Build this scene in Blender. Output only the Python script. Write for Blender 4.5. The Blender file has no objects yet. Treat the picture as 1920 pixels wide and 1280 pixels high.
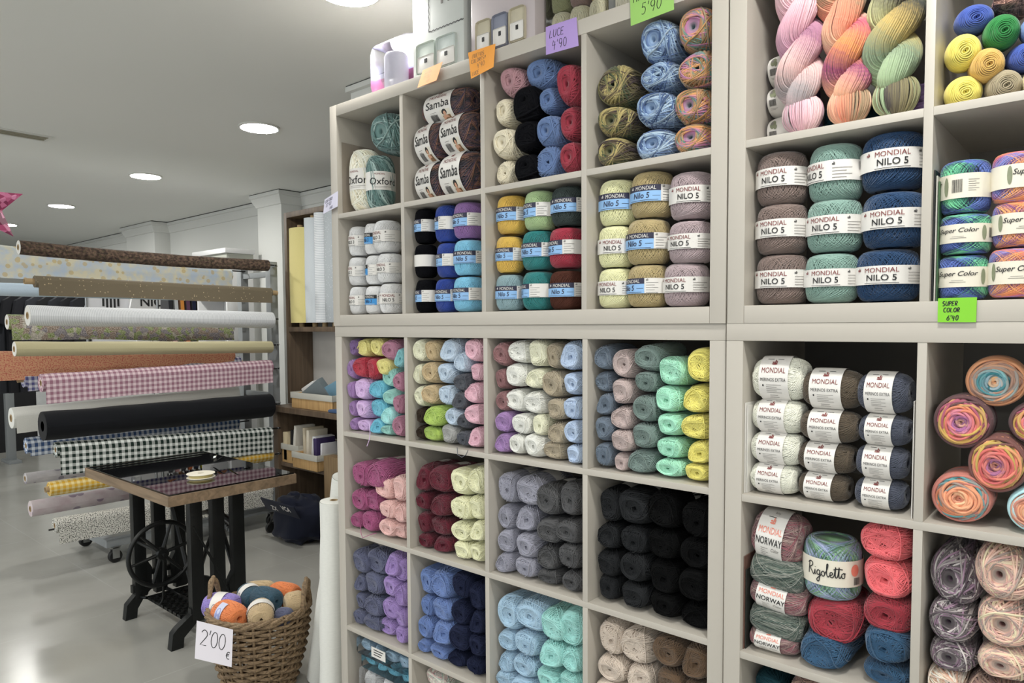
import bpy, bmesh, math, random
import numpy as np
from mathutils import Vector, Matrix, noise
PI = math.pi
S = bpy.context.scene
COL = S.collection
rnd = random.Random(7)

# ------------------------------------------------------------------ camera, world, lights, exposure
CAM = np.array([2.1404, -1.4849, 1.4656])
YAW, PITCH, ROLL = 0.7084, -0.0524, -0.0056
FPX, PCX, PCY = 1327.81, 973.74, 679.87
def cam_axes():
    f = np.array([-math.sin(YAW)*math.cos(PITCH), math.cos(YAW)*math.cos(PITCH), math.sin(PITCH)])
    r = np.array([math.cos(YAW), math.sin(YAW), 0.0]); u = np.cross(r, f)
    return r*math.cos(ROLL)+u*math.sin(ROLL), -r*math.sin(ROLL)+u*math.cos(ROLL), f
CR, CU, CF = cam_axes()
cd = bpy.data.cameras.new('camera'); cam = bpy.data.objects.new('camera', cd); COL.objects.link(cam)
cam.matrix_world = Matrix(((CR[0], CU[0], -CF[0], CAM[0]), (CR[1], CU[1], -CF[1], CAM[1]), (CR[2], CU[2], -CF[2], CAM[2]), (0, 0, 0, 1)))
cd.sensor_width = 36; cd.sensor_fit = 'HORIZONTAL'; cd.lens = FPX/1920*36
cd.shift_x = -(PCX-960)/1920; cd.shift_y = (PCY-640)/1920
cd.clip_start = 0.05; cd.clip_end = 60
S.camera = cam
wd = bpy.data.worlds.new('shop_daylight'); S.world = wd; wd.use_nodes = True
wd.node_tree.nodes['Background'].inputs[0].default_value = (0.86, 0.93, 1.0, 1)
wd.node_tree.nodes['Background'].inputs[1].default_value = 1.2
S.view_settings.view_transform = 'Standard'; S.view_settings.look = 'None'
S.view_settings.exposure = 0.25; S.view_settings.gamma = 1.0; S.view_settings.use_curve_mapping = False
CEIL = 2.6
PANEL_POWER = 125.0     # emission of the round ceiling panels

def ray(u, v): return CF + CR*((u-PCX)/FPX) - CU*((v-PCY)/FPX)
def at(u, v, Y): d = ray(u, v); return CAM + d*((Y-CAM[1])/d[1])
def atx(u, v, X): d = ray(u, v); return CAM + d*((X-CAM[0])/d[0])
def depth(p): return float((np.array(p)-CAM) @ CF)

# ------------------------------------------------------------------ materials
def lin(c):
    return tuple(((x/255)/12.92 if x/255 <= .04045 else ((x/255+.055)/1.055)**2.4) for x in c)
MATS = {}
class NT:
    def __init__(s, name):
        s.m = bpy.data.materials.new(name); s.m.use_nodes = True
        s.t = s.m.node_tree; s.b = s.t.nodes['Principled BSDF']
    def n(s, typ, **kw):
        o = s.t.nodes.new(typ)
        for k, v in kw.items():
            if k.startswith('i_'):
                key = k[2:]; o.inputs[int(key) if key.isdigit() else key.replace('_', ' ')].default_value = v
            else: setattr(o, k, v)
        return o
    def l(s, a, b): s.t.links.new(a, b)
    def math(s, op, a, b=None, c=None):
        o = s.t.nodes.new('ShaderNodeMath'); o.operation = op
        for i, x in enumerate((a, b, c)):
            if x is None: continue
            if isinstance(x, (int, float)): o.inputs[i].default_value = x
            else: s.l(x, o.inputs[i])
        return o.outputs[0]
    def ramp(s, fac, stops, interp='LINEAR'):
        r = s.t.nodes.new('ShaderNodeValToRGB'); r.color_ramp.interpolation = interp
        el = r.color_ramp.elements
        while len(el) < len(stops): el.new(0.5)
        for e, (p, c) in zip(el, stops): e.position = p; e.color = (*c, 1)
        s.l(fac, r.inputs[0]); return r.outputs[0]
    def mix(s, fac, a, b, mode='MIX'):
        o = s.t.nodes.new('ShaderNodeMix'); o.data_type = 'RGBA'; o.blend_type = mode
        for i, x in ((0, fac), (6, a), (7, b)):
            if isinstance(x, (int, float)): o.inputs[i].default_value = x
            elif isinstance(x, tuple): o.inputs[i].default_value = (*x[:3], 1)
            else: s.l(x, o.inputs[i])
        return o.outputs[2]
    def base(s, x):
        if isinstance(x, tuple): s.b.inputs['Base Color'].default_value = (*x[:3], 1)
        else: s.l(x, s.b.inputs['Base Color'])
    def set(s, **kw):
        for k, v in kw.items(): s.b.inputs[k.replace('_', ' ')].default_value = v
    def bump(s, h, strength=.3, dist=.01):
        o = s.n('ShaderNodeBump', i_Strength=strength, i_Distance=dist); s.l(h, o.inputs['Height']); s.l(o.outputs[0], s.b.inputs['Normal'])
def noise_out(t, scale, detail=2, coord='Object'):
    tc = t.n('ShaderNodeTexCoord'); n = t.n('ShaderNodeTexNoise', i_Scale=scale, i_Detail=detail)
    t.l(tc.outputs[coord], n.inputs['Vector']); return n.outputs['Fac']
def plain(name, c, rough=.6, metal=0., var=.06, scale=6., bump=0., spec=.5, coat=0.):
    """procedural surface with faint mottling; c = sRGB 0-255"""
    if name in MATS: return MATS[name]
    t = NT(name); c = lin(c); f = noise_out(t, scale, 3)
    t.base(t.mix(f, tuple(x*(1-var) for x in c), tuple(min(1, x*(1+var)) for x in c)))
    t.set(Roughness=rough, Metallic=metal, Specular_IOR_Level=spec, Coat_Weight=coat)
    if bump: t.bump(noise_out(t, scale*12, 3), bump, .004)
    MATS[name] = t.m; return t.m
def attr(t, name='wind'):
    return t.n('ShaderNodeAttribute', attribute_name=name).outputs['Fac']
YB = 1.32
def ycol(c, sat=.80):
    c = lin(c); g = .3*c[0]+.6*c[1]+.1*c[2]; k = YB*min(1., (g/.5)**.15)
    return tuple(min(.9, max(0, (g+(x-g)*sat))*k) for x in c)
def yarn_mat(name, c, sheen=.25, var=.16):
    key = 'yarn_'+name
    if key in MATS: return MATS[key]
    t = NT(key); c = ycol(c); sheen = sheen if max(c) > .12 else .0
    w = attr(t); n = t.n('ShaderNodeTexNoise', noise_dimensions='1D', i_Scale=160., i_Detail=2.)
    t.l(w, n.inputs['W'])
    t.base(t.mix(n.outputs['Fac'], tuple(x*(1-var*1.6) for x in c), tuple(min(1, x*(1+var)) for x in c)))
    t.set(Roughness=.92, Specular_IOR_Level=.18, Sheen_Weight=sheen, Sheen_Roughness=.5)
    MATS[key] = t.m; return t.m
def multi_mat(name, cols, k=3., sharp=False, jitter=.035):
    """variegated yarn: the dye changes along the strand"""
    key = 'yarn_'+name
    if key in MATS: return MATS[key]
    t = NT(key); w = attr(t)
    n = t.n('ShaderNodeTexNoise', noise_dimensions='1D', i_Scale=90., i_Detail=1.); t.l(w, n.inputs['W'])
    x = t.math('ADD', t.math('MULTIPLY', w, k), t.math('MULTIPLY', n.outputs['Fac'], jitter*2))
    x = t.math('FRACT', x); m = len(cols)
    st = [(i/m, ycol(c)) for i, c in enumerate(cols)]+[(1., ycol(cols[0]))]
    t.base(t.ramp(x, st, 'CONSTANT' if sharp else 'LINEAR'))
    t.set(Roughness=.92, Specular_IOR_Level=.18, Sheen_Weight=.2)
    MATS[key] = t.m; return t.m
def wood(name, c1, c2, scale=3., axis='X', rough=.45):
    if name in MATS: return MATS[name]
    t = NT(name); tc = t.n('ShaderNodeTexCoord'); mp = t.n('ShaderNodeMapping')
    sc = {'X': (1, 14, 14), 'Y': (14, 1, 14), 'Z': (14, 14, 1)}[axis]
    mp.inputs['Scale'].default_value = sc; t.l(tc.outputs['Object'], mp.inputs['Vector'])
    n = t.n('ShaderNodeTexNoise', i_Scale=scale, i_Detail=6., i_Distortion=.6); t.l(mp.outputs[0], n.inputs['Vector'])
    t.base(t.ramp(n.outputs['Fac'], [(.3, lin(c1)), (.7, lin(c2))])); t.set(Roughness=rough)
    t.bump(n.outputs['Fac'], .12, .003); MATS[name] = t.m; return t.m

M_WHITE = plain('white_melamine', (186, 180, 170), .42, var=.02, scale=2.)
M_CEIL = plain('ceiling_paint', (230, 231, 227), .9, var=.015, scale=1.)
M_WALL = plain('wall_paint', (214, 215, 211), .85, var=.02, scale=1.5)
M_PAPER = plain('label_paper', (226, 223, 218), .55, var=.02, scale=30.)
M_CREAM = plain('label_cream_paper', (226, 220, 204), .55, var=.03, scale=30.)
M_NAVY = plain('label_navy', (36, 36, 62), .5, var=.05)
M_SKY = plain('label_light_blue', (140, 184, 230), .5, var=.03)
M_BLUE = plain('label_bright_blue', (52, 140, 205), .5, var=.03)
M_INK = plain('black_ink', (28, 28, 30), .6, var=.05)
M_RED = plain('dark_red_ink', (120, 44, 44), .6, var=.05)
M_GREY = plain('grey_ink', (130, 126, 122), .6, var=.05)
M_STEEL = plain('grey_powder_coat', (150, 154, 156), .45, metal=.1, var=.06, scale=8.)
M_IRON = plain('black_cast_iron', (22, 24, 24), .42, metal=.2, var=.15, scale=14., bump=.15)
M_CARD = plain('cardboard_tube', (166, 142, 106), .8, var=.08, scale=20.)
M_BLACK = plain('black_rubber', (22, 22, 22), .55, var=.1)
M_CHROME = plain('zinc_metal', (170, 172, 172), .3, metal=.9, var=.05)
M_BROWNPIC = plain('photo_brown', (132, 98, 66), .5, var=.3, scale=60.)
M_SKIN = plain('photo_skin', (208, 160, 132), .5, var=.05)
M_LEAF = plain('print_leaf_green', (132, 138, 112), .6, var=.2, scale=80.)
M_CORAL = plain('print_coral', (226, 130, 110), .6, var=.2, scale=80.)
def floor_mat():
    t = NT('polished_grey_tiles'); tc = t.n('ShaderNodeTexCoord')
    br = t.n('ShaderNodeTexBrick', i_Scale=1.0, i_Mortar_Size=.0035, i_Mortar_Smooth=.2, i_Brick_Width=.9, i_Row_Height=.9, offset=0.)
    t.l(tc.outputs['Object'], br.inputs['Vector'])
    n = t.n('ShaderNodeTexNoise', i_Scale=1.3, i_Detail=5., i_Distortion=.8); t.l(tc.outputs['Object'], n.inputs['Vector'])
    tile = t.ramp(n.outputs['Fac'], [(.25, lin((158, 157, 151))), (.75, lin((180, 179, 173)))])
    t.base(t.mix(br.outputs['Fac'], tile, lin((176, 175, 170)))); t.set(Roughness=.2, Specular_IOR_Level=.6)
    MATS['floor'] = t.m; return t.m
M_FLOOR = floor_mat()
def emit_mat(name, c, s):
    t = NT(name); t.base((.9, .9, .9)); t.b.inputs['Emission Color'].default_value = (*c, 1); t.b.inputs['Emission Strength'].default_value = s
    t.set(Roughness=.5); return t.m
M_PANEL = emit_mat('led_diffuser', (1.0, .985, .94), PANEL_POWER)
def clear_mat(name, tint, rough, ior, boost=1.):
    """thin clear sheet: see-through with a fresnel reflection"""
    t = NT(name); t.t.nodes.remove(t.b); out = t.t.nodes['Material Output']
    tr = t.n('ShaderNodeBsdfTransparent'); tr.inputs[0].default_value = (*tint, 1); gl = t.n('ShaderNodeBsdfGlossy', i_Roughness=rough); fr = t.n('ShaderNodeFresnel', i_IOR=ior); mx = t.n('ShaderNodeMixShader')
    t.l(t.math('MINIMUM', t.math('MULTIPLY', fr.outputs[0], boost), 1.), mx.inputs[0]); t.l(tr.outputs[0], mx.inputs[1]); t.l(gl.outputs[0], mx.inputs[2]); t.l(mx.outputs[0], out.inputs['Surface']); return t.m
M_FILM = clear_mat('clear_plastic_film', (.97, .97, .97), .12, 1.35)
M_GLASS = clear_mat('clear_table_glass', (.93, .96, .94), .02, 1.55, 1.25)

# ------------------------------------------------------------------ object helpers
USED = set()
def tag(o, label, cat, group=None):
    o['label'] = label; o['category'] = cat
    if group: o['group'] = group
    if label in USED and not group: print('DUP LABEL', label)
    USED.add(label); n = len(label.split())
    if n < 4 or n > 16: print('LABEL LENGTH', n, label)
    return o
def mesh_obj(name, me, parent=None, loc=(0, 0, 0)):
    o = bpy.data.objects.new(name, me); COL.objects.link(o); o.location = loc
    if parent: o.parent = parent
    return o
def empty(name, loc, rz=0.):
    o = bpy.data.objects.new(name, None); COL.objects.link(o); o.location = loc; o.rotation_euler = (0, 0, rz); o.empty_display_size = .05
    return o
class MB:
    """collects shapes into one mesh"""
    def __init__(s): s.v = []; s.f = []; s.mi = []; s.mats = []; s.smooth = []; s.uv = None
    def mat(s, m):
        if m not in s.mats: s.mats.append(m)
        return s.mats.index(m)
    def add(s, vs, fs, m, smooth=False):
        b = len(s.v); s.v += [tuple(map(float, v)) for v in vs]; i = s.mat(m)
        for f in fs: s.f.append(tuple(b+k for k in f)); s.mi.append(i); s.smooth.append(smooth)
    def box(s, x0, x1, y0, y1, z0, z1, m, bev=0., rot=None, org=None):
        if bev > 0:
            bm = bmesh.new(); bmesh.ops.create_cube(bm, size=1.)
            for v in bm.verts: v.co = Vector(((x0+x1)/2+v.co.x*(x1-x0), (y0+y1)/2+v.co.y*(y1-y0), (z0+z1)/2+v.co.z*(z1-z0)))
            bmesh.ops.bevel(bm, geom=list(bm.edges), offset=bev, segments=2, affect='EDGES', profile=.6)
            bm.verts.index_update(); vs = [v.co[:] for v in bm.verts]; fs = [[v.index for v in f.verts] for f in bm.faces]; bm.free()
        else:
            vs = [(x, y, z) for z in (z0, z1) for y in (y0, y1) for x in (x0, x1)]
            fs = [(0, 2, 3, 1), (4, 5, 7, 6), (0, 1, 5, 4), (2, 6, 7, 3), (0, 4, 6, 2), (1, 3, 7, 5)]
        if rot is not None:
            o = Vector(org); vs = [tuple(rot @ (Vector(v)-o)+o) for v in vs]
        s.add(vs, fs, m, bev > 0)
    def tube(s, pts, r, m, n=10, caps=True, closed=False):
        P = [Vector(p) for p in pts]; k = len(P); R = r if isinstance(r, (list, tuple)) else [r]*k
        vs = []; fs = []; up = None
        for i in range(k):
            a = P[(i-1) % k] if (closed or i > 0) else P[i]; b = P[(i+1) % k] if (closed or i < k-1) else P[i]
            t = (b-a).normalized()
            if up is None: up = t.orthogonal().normalized()
            up = (up - t*up.dot(t)); up = up.normalized() if up.length > 1e-6 else t.orthogonal().normalized()
            w = t.cross(up)
            for j in range(n):
                q = 2*PI*j/n; vs.append(P[i]+(up*math.cos(q)+w*math.sin(q))*R[i])
        for i in range(k if closed else k-1):
            for j in range(n):
                a, b = i*n+j, i*n+(j+1) % n; c, d = ((i+1) % k)*n+(j+1) % n, ((i+1) % k)*n+j
                fs.append((a, b, c, d))
        if caps and not closed: fs.append(tuple(range(n-1, -1, -1))); fs.append(tuple((k-1)*n+j for j in range(n)))
        s.add(vs, fs, m, True)
    def lathe(s, prof, m, n=32, org=(0, 0, 0), axis='Z', cap=False):
        vs = []; fs = []; k = len(prof)
        for r, z in prof:
            for j in range(n):
                q = 2*PI*j/n; a, b = r*math.cos(q), r*math.sin(q)
                p = {'Z': (a, b, z), 'Y': (a, z, -b), 'X': (z, a, b)}[axis]
                vs.append((org[0]+p[0], org[1]+p[1], org[2]+p[2]))
        for i in range(k-1):
            for j in range(n): fs.append((i*n+j, i*n+(j+1) % n, (i+1)*n+(j+1) % n, (i+1)*n+j))
        if cap: fs.append(tuple(range(n-1, -1, -1))); fs.append(tuple((k-1)*n+j for j in range(n)))
        s.add(vs, fs, m, True)
    def build(s, name, parent=None, loc=(0, 0, 0), rz=0.):
        me = bpy.data.meshes.new(name); me.from_pydata(s.v, [], s.f)
        for m in s.mats: me.materials.append(m)
        me.polygons.foreach_set('material_index', s.mi); me.polygons.foreach_set('use_smooth', s.smooth)
        if s.uv is not None:
            l = me.uv_layers.new(name='UVMap'); idx = np.zeros(len(me.loops), dtype=np.int32); me.loops.foreach_get('vertex_index', idx)
            l.data.foreach_set('uv', np.array(s.uv, dtype=np.float32)[idx].ravel())
        me.update()
        if any(s.smooth): 
            try: me.set_sharp_from_angle(angle=math.radians(40))
            except Exception: pass
        o = mesh_obj(name, me, parent, loc); o.rotation_euler = (0, 0, rz); return o
def boxo(name, x0, x1, y0, y1, z0, z1, m, parent=None, bev=0.):
    b = MB(); b.box(x0, x1, y0, y1, z0, z1, m, bev); return b.build(name, parent)
def struct(o): o['kind'] = 'structure'; return o

# ------------------------------------------------------------------ room
def build_room():
    X0, X1, Y0, YW = -9.6, 5.2, -5.2, 1.95
    fl = MB(); fl.box(X0, X1, Y0, YW+.1, -.06, 0, M_FLOOR); struct(fl.build('floor'))
    ce = MB(); ce.box(X0, X1, Y0, YW+.1, CEIL, CEIL+.06, M_CEIL); struct(ce.build('ceiling'))
    w = MB(); w.box(X0, X1, YW, YW+.1, 0, CEIL, M_WALL); struct(w.build('wall_back'))
    w = MB(); w.box(X0-.1, X0, Y0, YW+.1, 0, CEIL, M_WALL); struct(w.build('wall_left'))
    w = MB(); w.box(X1, X1+.1, Y0, YW+.1, 0, CEIL, M_WALL); struct(w.build('wall_right'))
    w = MB(); w.box(X0, X1, Y0-.1, Y0, 0, .25, M_WALL); w.box(X0, X1, Y0-.1, Y0, 2.35, CEIL, M_WALL); w.box(X0, -6.5, Y0-.1, Y0, .25, 2.35, M_WALL); w.box(-1.2, -.9, Y0-.1, Y0, .25, 2.35, M_WALL); w.box(4.6, X1, Y0-.1, Y0, .25, 2.35, M_WALL); struct(w.build('wall_front'))   # unseen shop front; two large openings added to let fill daylight in
    w = MB(); w.box(-.67, X1, .62, .74, 0, CEIL-.0005, plain('partition_shade_grey', (122, 118, 113), .9, var=.03)); w.box(-.70, X1, .575, .62, CEIL-.03, CEIL-.006, M_WALL); w.box(-.69, X1, .60, .62, CEIL-.09, CEIL-.03, M_WALL); w.box(-.70, X1, .58, .584, CEIL-.006, CEIL-.0005, M_BLACK); struct(w.build('wall_partition'))  # grey paints deep shade onto a white wall; black strip paints the gap's shade
    for x0, x1, y in ((-3.61, -3.23, 1.75), (-6.55, -5.8, 1.785)):
        p = MB(); p.box(x0, x1, y, YW, 0, CEIL-.002, M_WALL, .004); struct(p.build('wall_pillar'))
    # plaster cornice with a gap under the ceiling, its shade painted as black strips
    pts = [(X0, YW), (-6.55, YW), (-6.55, 1.785), (-5.8, 1.785), (-5.8, YW), (-3.61, YW), (-3.61, 1.75), (-3.23, 1.75), (-3.23, YW), (X1, YW)]
    prof = [(.0, .112), (.010, .108), (.014, .098), (.038, .050), (.038, .040), (.050, .034), (.050, .006), (0., .006)]
    c = MB(); n = len(pts); rings = []
    for i, (x, y) in enumerate(pts):
        def nrm(a, b): d = Vector((b[0]-a[0], b[1]-a[1])).normalized(); return Vector((d.y, -d.x))
        if i == 0: m = nrm(pts[0], pts[1])
        elif i == n-1: m = nrm(pts[-2], pts[-1])
        else: a, b_ = nrm(pts[i-1], pts[i]), nrm(pts[i], pts[i+1]); m = (a+b_)
        rings.append([(x+m.x*q, y+m.y*q, CEIL-d) for q, d in prof])
    vs = [v for r in rings for v in r]; k = len(prof); fs = [(i*k+j, (i+1)*k+j, (i+1)*k+(j+1) % k, i*k+(j+1) % k) for i in range(n-1) for j in range(k)]
    c.add(vs, fs, M_WALL); struct(c.build('trim_1'))
    g = MB(); g.box(X0, X1, YW-.05, YW-.045, CEIL-.007, CEIL-.0005, M_BLACK); struct(g.build('trim_2'))  # black strip painted in for the shade above the cornice
    for k_, (x0, x1, y) in enumerate(((-3.66, -3.18, 1.705), (-6.61, -5.74, 1.74))):
        g = MB(); g.box(x0, x1, y, y+.004, CEIL-.007, CEIL-.0005, M_BLACK); g.box(x1-.004, x1, y, YW, CEIL-.007, CEIL-.0005, M_BLACK); struct(g.build('trim_%d' % (3+k_)))  # same painted gap shade around the pillars
    b = MB(); b.box(X0, X1, YW-.014, YW, 0, .07, M_WALL); struct(b.build('baseboard_back'))
build_room()
M_RIM = plain('lamp_rim', (220, 220, 214), .4)
def ceiling_lamp(x, y, r, label, group='round ceiling lamps'):
    o = empty('ceiling_lamp', (x, y, CEIL)); tag(o, label, 'ceiling lamp', group)
    b = MB(); b.lathe([(r, 0), (r, -.006), (r-.006, -.010), (r-.012, -.010)], M_RIM, 48); b.build('rim', o)
    d = MB(); d.lathe([(r-.011, -.010), (r-.03, -.0125), (.002, -.0130)], M_PANEL, 48); d.build('diffuser', o)
RL = .112
for (x, y), lab in (((.11, .01), 'round ceiling lamp nearest, above the left shelves'), ((-1.636, .663), 'round ceiling lamp second from the shelves, above the fabric rack'), ((-3.459, .772), 'round ceiling lamp third from the shelves'), ((-5.385, .793), 'small-looking round ceiling lamp fourth from the shelves'), ((-7.17, .79), 'round ceiling lamp farthest, behind the pink star')):
    ceiling_lamp(x, y, RL, lab)
for x in (-5.4, -3.46, -1.64, .11, 1.95, 3.8):  # unseen lamps added out of view to light the shop
    ceiling_lamp(x, -1.9, RL, 'unseen round ceiling lamp added in a row over the aisle', 'added round ceiling lamps over the aisle')
    ceiling_lamp(x, -3.9, RL, 'unseen round ceiling lamp added in a row by the shop front', 'added round ceiling lamps by the shop front')
for x in (1.95, 3.8): ceiling_lamp(x, -.55, RL, 'unseen round ceiling lamp added in a row before the shelves', 'added round ceiling lamps before the shelves')  # two more unseen lamps, added to light the shelf fronts
v = empty('air_vent', (-2.80, -.33, CEIL)); tag(v, 'white slot air vent set in the ceiling at far left', 'air vent')
b = MB()
for x0, x1 in ((-.07, -.055), (.055, .07)): b.box(x0, x1, -.29, .29, -.008, 0, M_RIM)
for y0, y1 in ((-.29, -.275), (.275, .29)): b.box(-.055, .055, y0, y1, -.008, 0, M_RIM)
b.build('frame', v)
b = MB(); b.box(-.055, .055, -.275, .275, -.003, -.001, plain('vent_dark', (128, 122, 104), .8)); b.build('backing', v)
b = MB()
for k in range(3): b.box(-.045+.035*k, -.035+.035*k, -.275, .275, -.008, -.003, plain('vent_slat', (170, 166, 148), .7))
b.build('slat', v)
# text outlines (built-in font) as flat triangles
_T = {}
def text_tris(txt, size=1., shear=0., bold=0., space=1.):
    key = (txt, shear, bold, space)
    if key not in _T:
        c = bpy.data.curves.new('t', 'FONT'); c.body = txt; c.size = 1.; c.shear = shear; c.offset = bold; c.space_character = space
        c.align_x = 'CENTER'; c.align_y = 'CENTER'; c.resolution_u = 3
        o = bpy.data.objects.new('t', c); COL.objects.link(o)
        dg = bpy.context.evaluated_depsgraph_get(); me = o.evaluated_get(dg).to_mesh(); me.calc_loop_triangles()
        vs = np.array([v.co[:2] for v in me.vertices]); fs = [tuple(t.vertices) for t in me.loop_triangles]
        o.evaluated_get(dg).to_mesh_clear(); bpy.data.objects.remove(o); bpy.data.curves.remove(c)
        vs[:, 0] -= (vs[:, 0].min()+vs[:, 0].max())/2; vs[:, 1] -= (vs[:, 1].min()+vs[:, 1].max())/2
        _T[key] = (vs, fs)
    vs, fs = _T[key]; return vs*size, fs
# single-stroke handwriting
def arc(cx, cy, rx, ry, a0, a1, n=9): return [(cx+rx*math.cos(math.radians(a0+(a1-a0)*i/n)), cy+ry*math.sin(math.radians(a0+(a1-a0)*i/n))) for i in range(n+1)]
GL = {
 'L': [[(.05, 1), (0, 0), (.55, .04)]], 'U': [[(0, 1), (0, .3), (.12, .03), (.4, .02), (.55, .3), (.58, 1)]],
 'C': [arc(.35, .5, .35, .5, 50, 310)], 'E': [[(.55, 1), (0, .97), (0, 0), (.55, .02)], [(0, .52), (.45, .52)]],
 '4': [[(.12, 1), (0, .42), (.58, .45)], [(.45, .85), (.4, -.12)]], '9': [arc(.28, .7, .27, .3, 0, 360), [(.55, .75), (.5, .3), (.38, -.05)]],
 '0': [arc(.3, .5, .28, .5, 90, 450, 14)], "'": [[(.1, 1.05), (.04, .75)]], 'H': [[(0, 1), (0, 0)], [(.55, 1), (.55, 0)], [(0, .5), (.55, .5)]],
 'A': [[(0, 0), (.28, 1), (.56, 0)], [(.1, .35), (.46, .35)]], 'P': [[(0, 0), (0, 1)], [(0, 1)]+arc(.15, .75, .35, .25, 80, -90)+[(0, .5)]],
 '5': [[(.5, 1), (.1, 1), (.05, .6)]+arc(.22, .33, .3, .33, 110, -130)], 'O': [arc(.35, .5, .34, .48, 90, 450, 14)],
 'X': [[(0, 0), (.55, 1)], [(0, 1), (.55, 0)]], 'F': [[(.55, 1), (0, 1), (0, 0)], [(0, .52), (.42, .52)]],
 'R': [[(0, 0), (0, 1)], [(0, 1)]+arc(.15, .75, .35, .25, 80, -90)+[(.1, .5), (.55, 0)]], 'D': [[(0, 0), (0, 1)], [(0, 1)]+arc(.05, .5, .5, .5, 80, -80)+[(0, 0)]],
 '1': [[(0, .75), (.2, 1), (.2, 0)]], '3': [arc(.2, .75, .3, .25, 140, -90), arc(.2, .26, .33, .26, 90, -140)], 'N': [[(0, 0), (0, 1), (.5, 0), (.5, 1)]],
 'M': [[(0, 0), (.05, 1), (.35, .3), (.65, 1), (.7, 0)]], 'I': [[(.1, 1), (.1, 0)]], 'S': [arc(.28, .75, .27, .25, 40, 250)+arc(.28, .25, .28, .25, 80, -140)],
 '2': [arc(.25, .72, .26, .28, 160, -20)+[(0, .02), (.55, .04)]], '6': [[(.45, 1), (.1, .55)]+arc(.28, .28, .27, .28, 150, 510, 12)], '8': [arc(.28, .76, .22, .24, 90, 450, 12), arc(.28, .26, .28, .26, 90, 450, 12)],
 'V': [[(0, 1), (.25, 0), (.5, 1)]], 'B': [[(0, 0), (0, 1)], [(0, 1)]+arc(.1, .76, .35, .24, 80, -90)+[(0, .52)], [(0, .52)]+arc(.12, .26, .38, .26, 80, -90)+[(0, 0)]],
 'Y': [[(0, 1), (.27, .5)], [(.54, 1), (.27, .5), (.22, 0)]], '!': [[(.08, 1), (.06, .3)], [(.05, .05), (.06, 0)]],
 'e': [[(.55, .75)]+arc(.4, .35, .35, .42, 60, 300), [(-.02, .45), (.5, .5)], [(-.04, .28), (.44, .32)]],
}
def hand(txt, x, y, h, wscale=.75, gap=.22, slant=.12, wob=.03, seed=1):
    """strokes [[(x,y)...]] of a handwritten line starting at x,y with cap height h"""
    r = random.Random(seed); out = []; cx = x
    for ch in txt:
        if ch == ' ': cx += .45*h*wscale; continue
        g = GL[ch]; wmax = max(p[0] for s in g for p in s); dy = r.uniform(-wob, wob)
        for s in g: out.append([(cx+(px*wscale+slant*py)*h, y+(py+dy)*h) for px, py in s])
        cx += (wmax*wscale+gap)*h
    return out, cx-x
def ribbon(pts, w):
    vs = []; fs = []
    for i, (px, py) in enumerate(pts):
        a = pts[max(0, i-1)]; b = pts[min(len(pts)-1, i+1)]; dx, dy = b[0]-a[0], b[1]-a[1]; d = math.hypot(dx, dy) or 1
        nx, ny = -dy/d*w/2, dx/d*w/2; vs += [(px+nx, py+ny), (px-nx, py-ny)]
    for i in range(len(pts)-1): fs.append((2*i, 2*i+1, 2*i+3, 2*i+2))
    return vs, fs
# ------------------------------------------------------------------ yarn meshes
def axmap(axis, a, b, s):
    """a,b = cross-section (a>0 ahead of front?), s along axis -> xyz.  front is -y, up is +z"""
    if axis == 'Z': return np.stack([a, b, s], -1)
    if axis == 'X': return np.stack([s, a, b], -1)
    return np.stack([a, s, b], -1)
def sq(c, p): return np.sign(c)*np.abs(c)**p
def tubes_closed(P, N, r, sides):
    """P (n,m,3) closed loops, N outward normals -> verts, quads"""
    T = np.roll(P, -1, 1)-np.roll(P, 1, 1); T /= np.linalg.norm(T, axis=-1, keepdims=True)+1e-12
    N = N-T*(N*T).sum(-1, keepdims=True); N /= np.linalg.norm(N, axis=-1, keepdims=True)+1e-12
    B = np.cross(T, N); n, m = P.shape[:2]
    ang = 2*PI*np.arange(sides)/sides+.4
    V = P[:, :, None, :]+r*(N[:, :, None, :]*np.cos(ang)[None, None, :, None]+B[:, :, None, :]*np.sin(ang)[None, None, :, None])
    idx = np.arange(n*m*sides).reshape(n, m, sides); nx = np.roll(idx, -1, 1)
    F = np.stack([idx, np.roll(idx, -1, 2), np.roll(nx, -1, 2), nx], -1).reshape(-1, 4)
    return V.reshape(-1, 3), F
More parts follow.
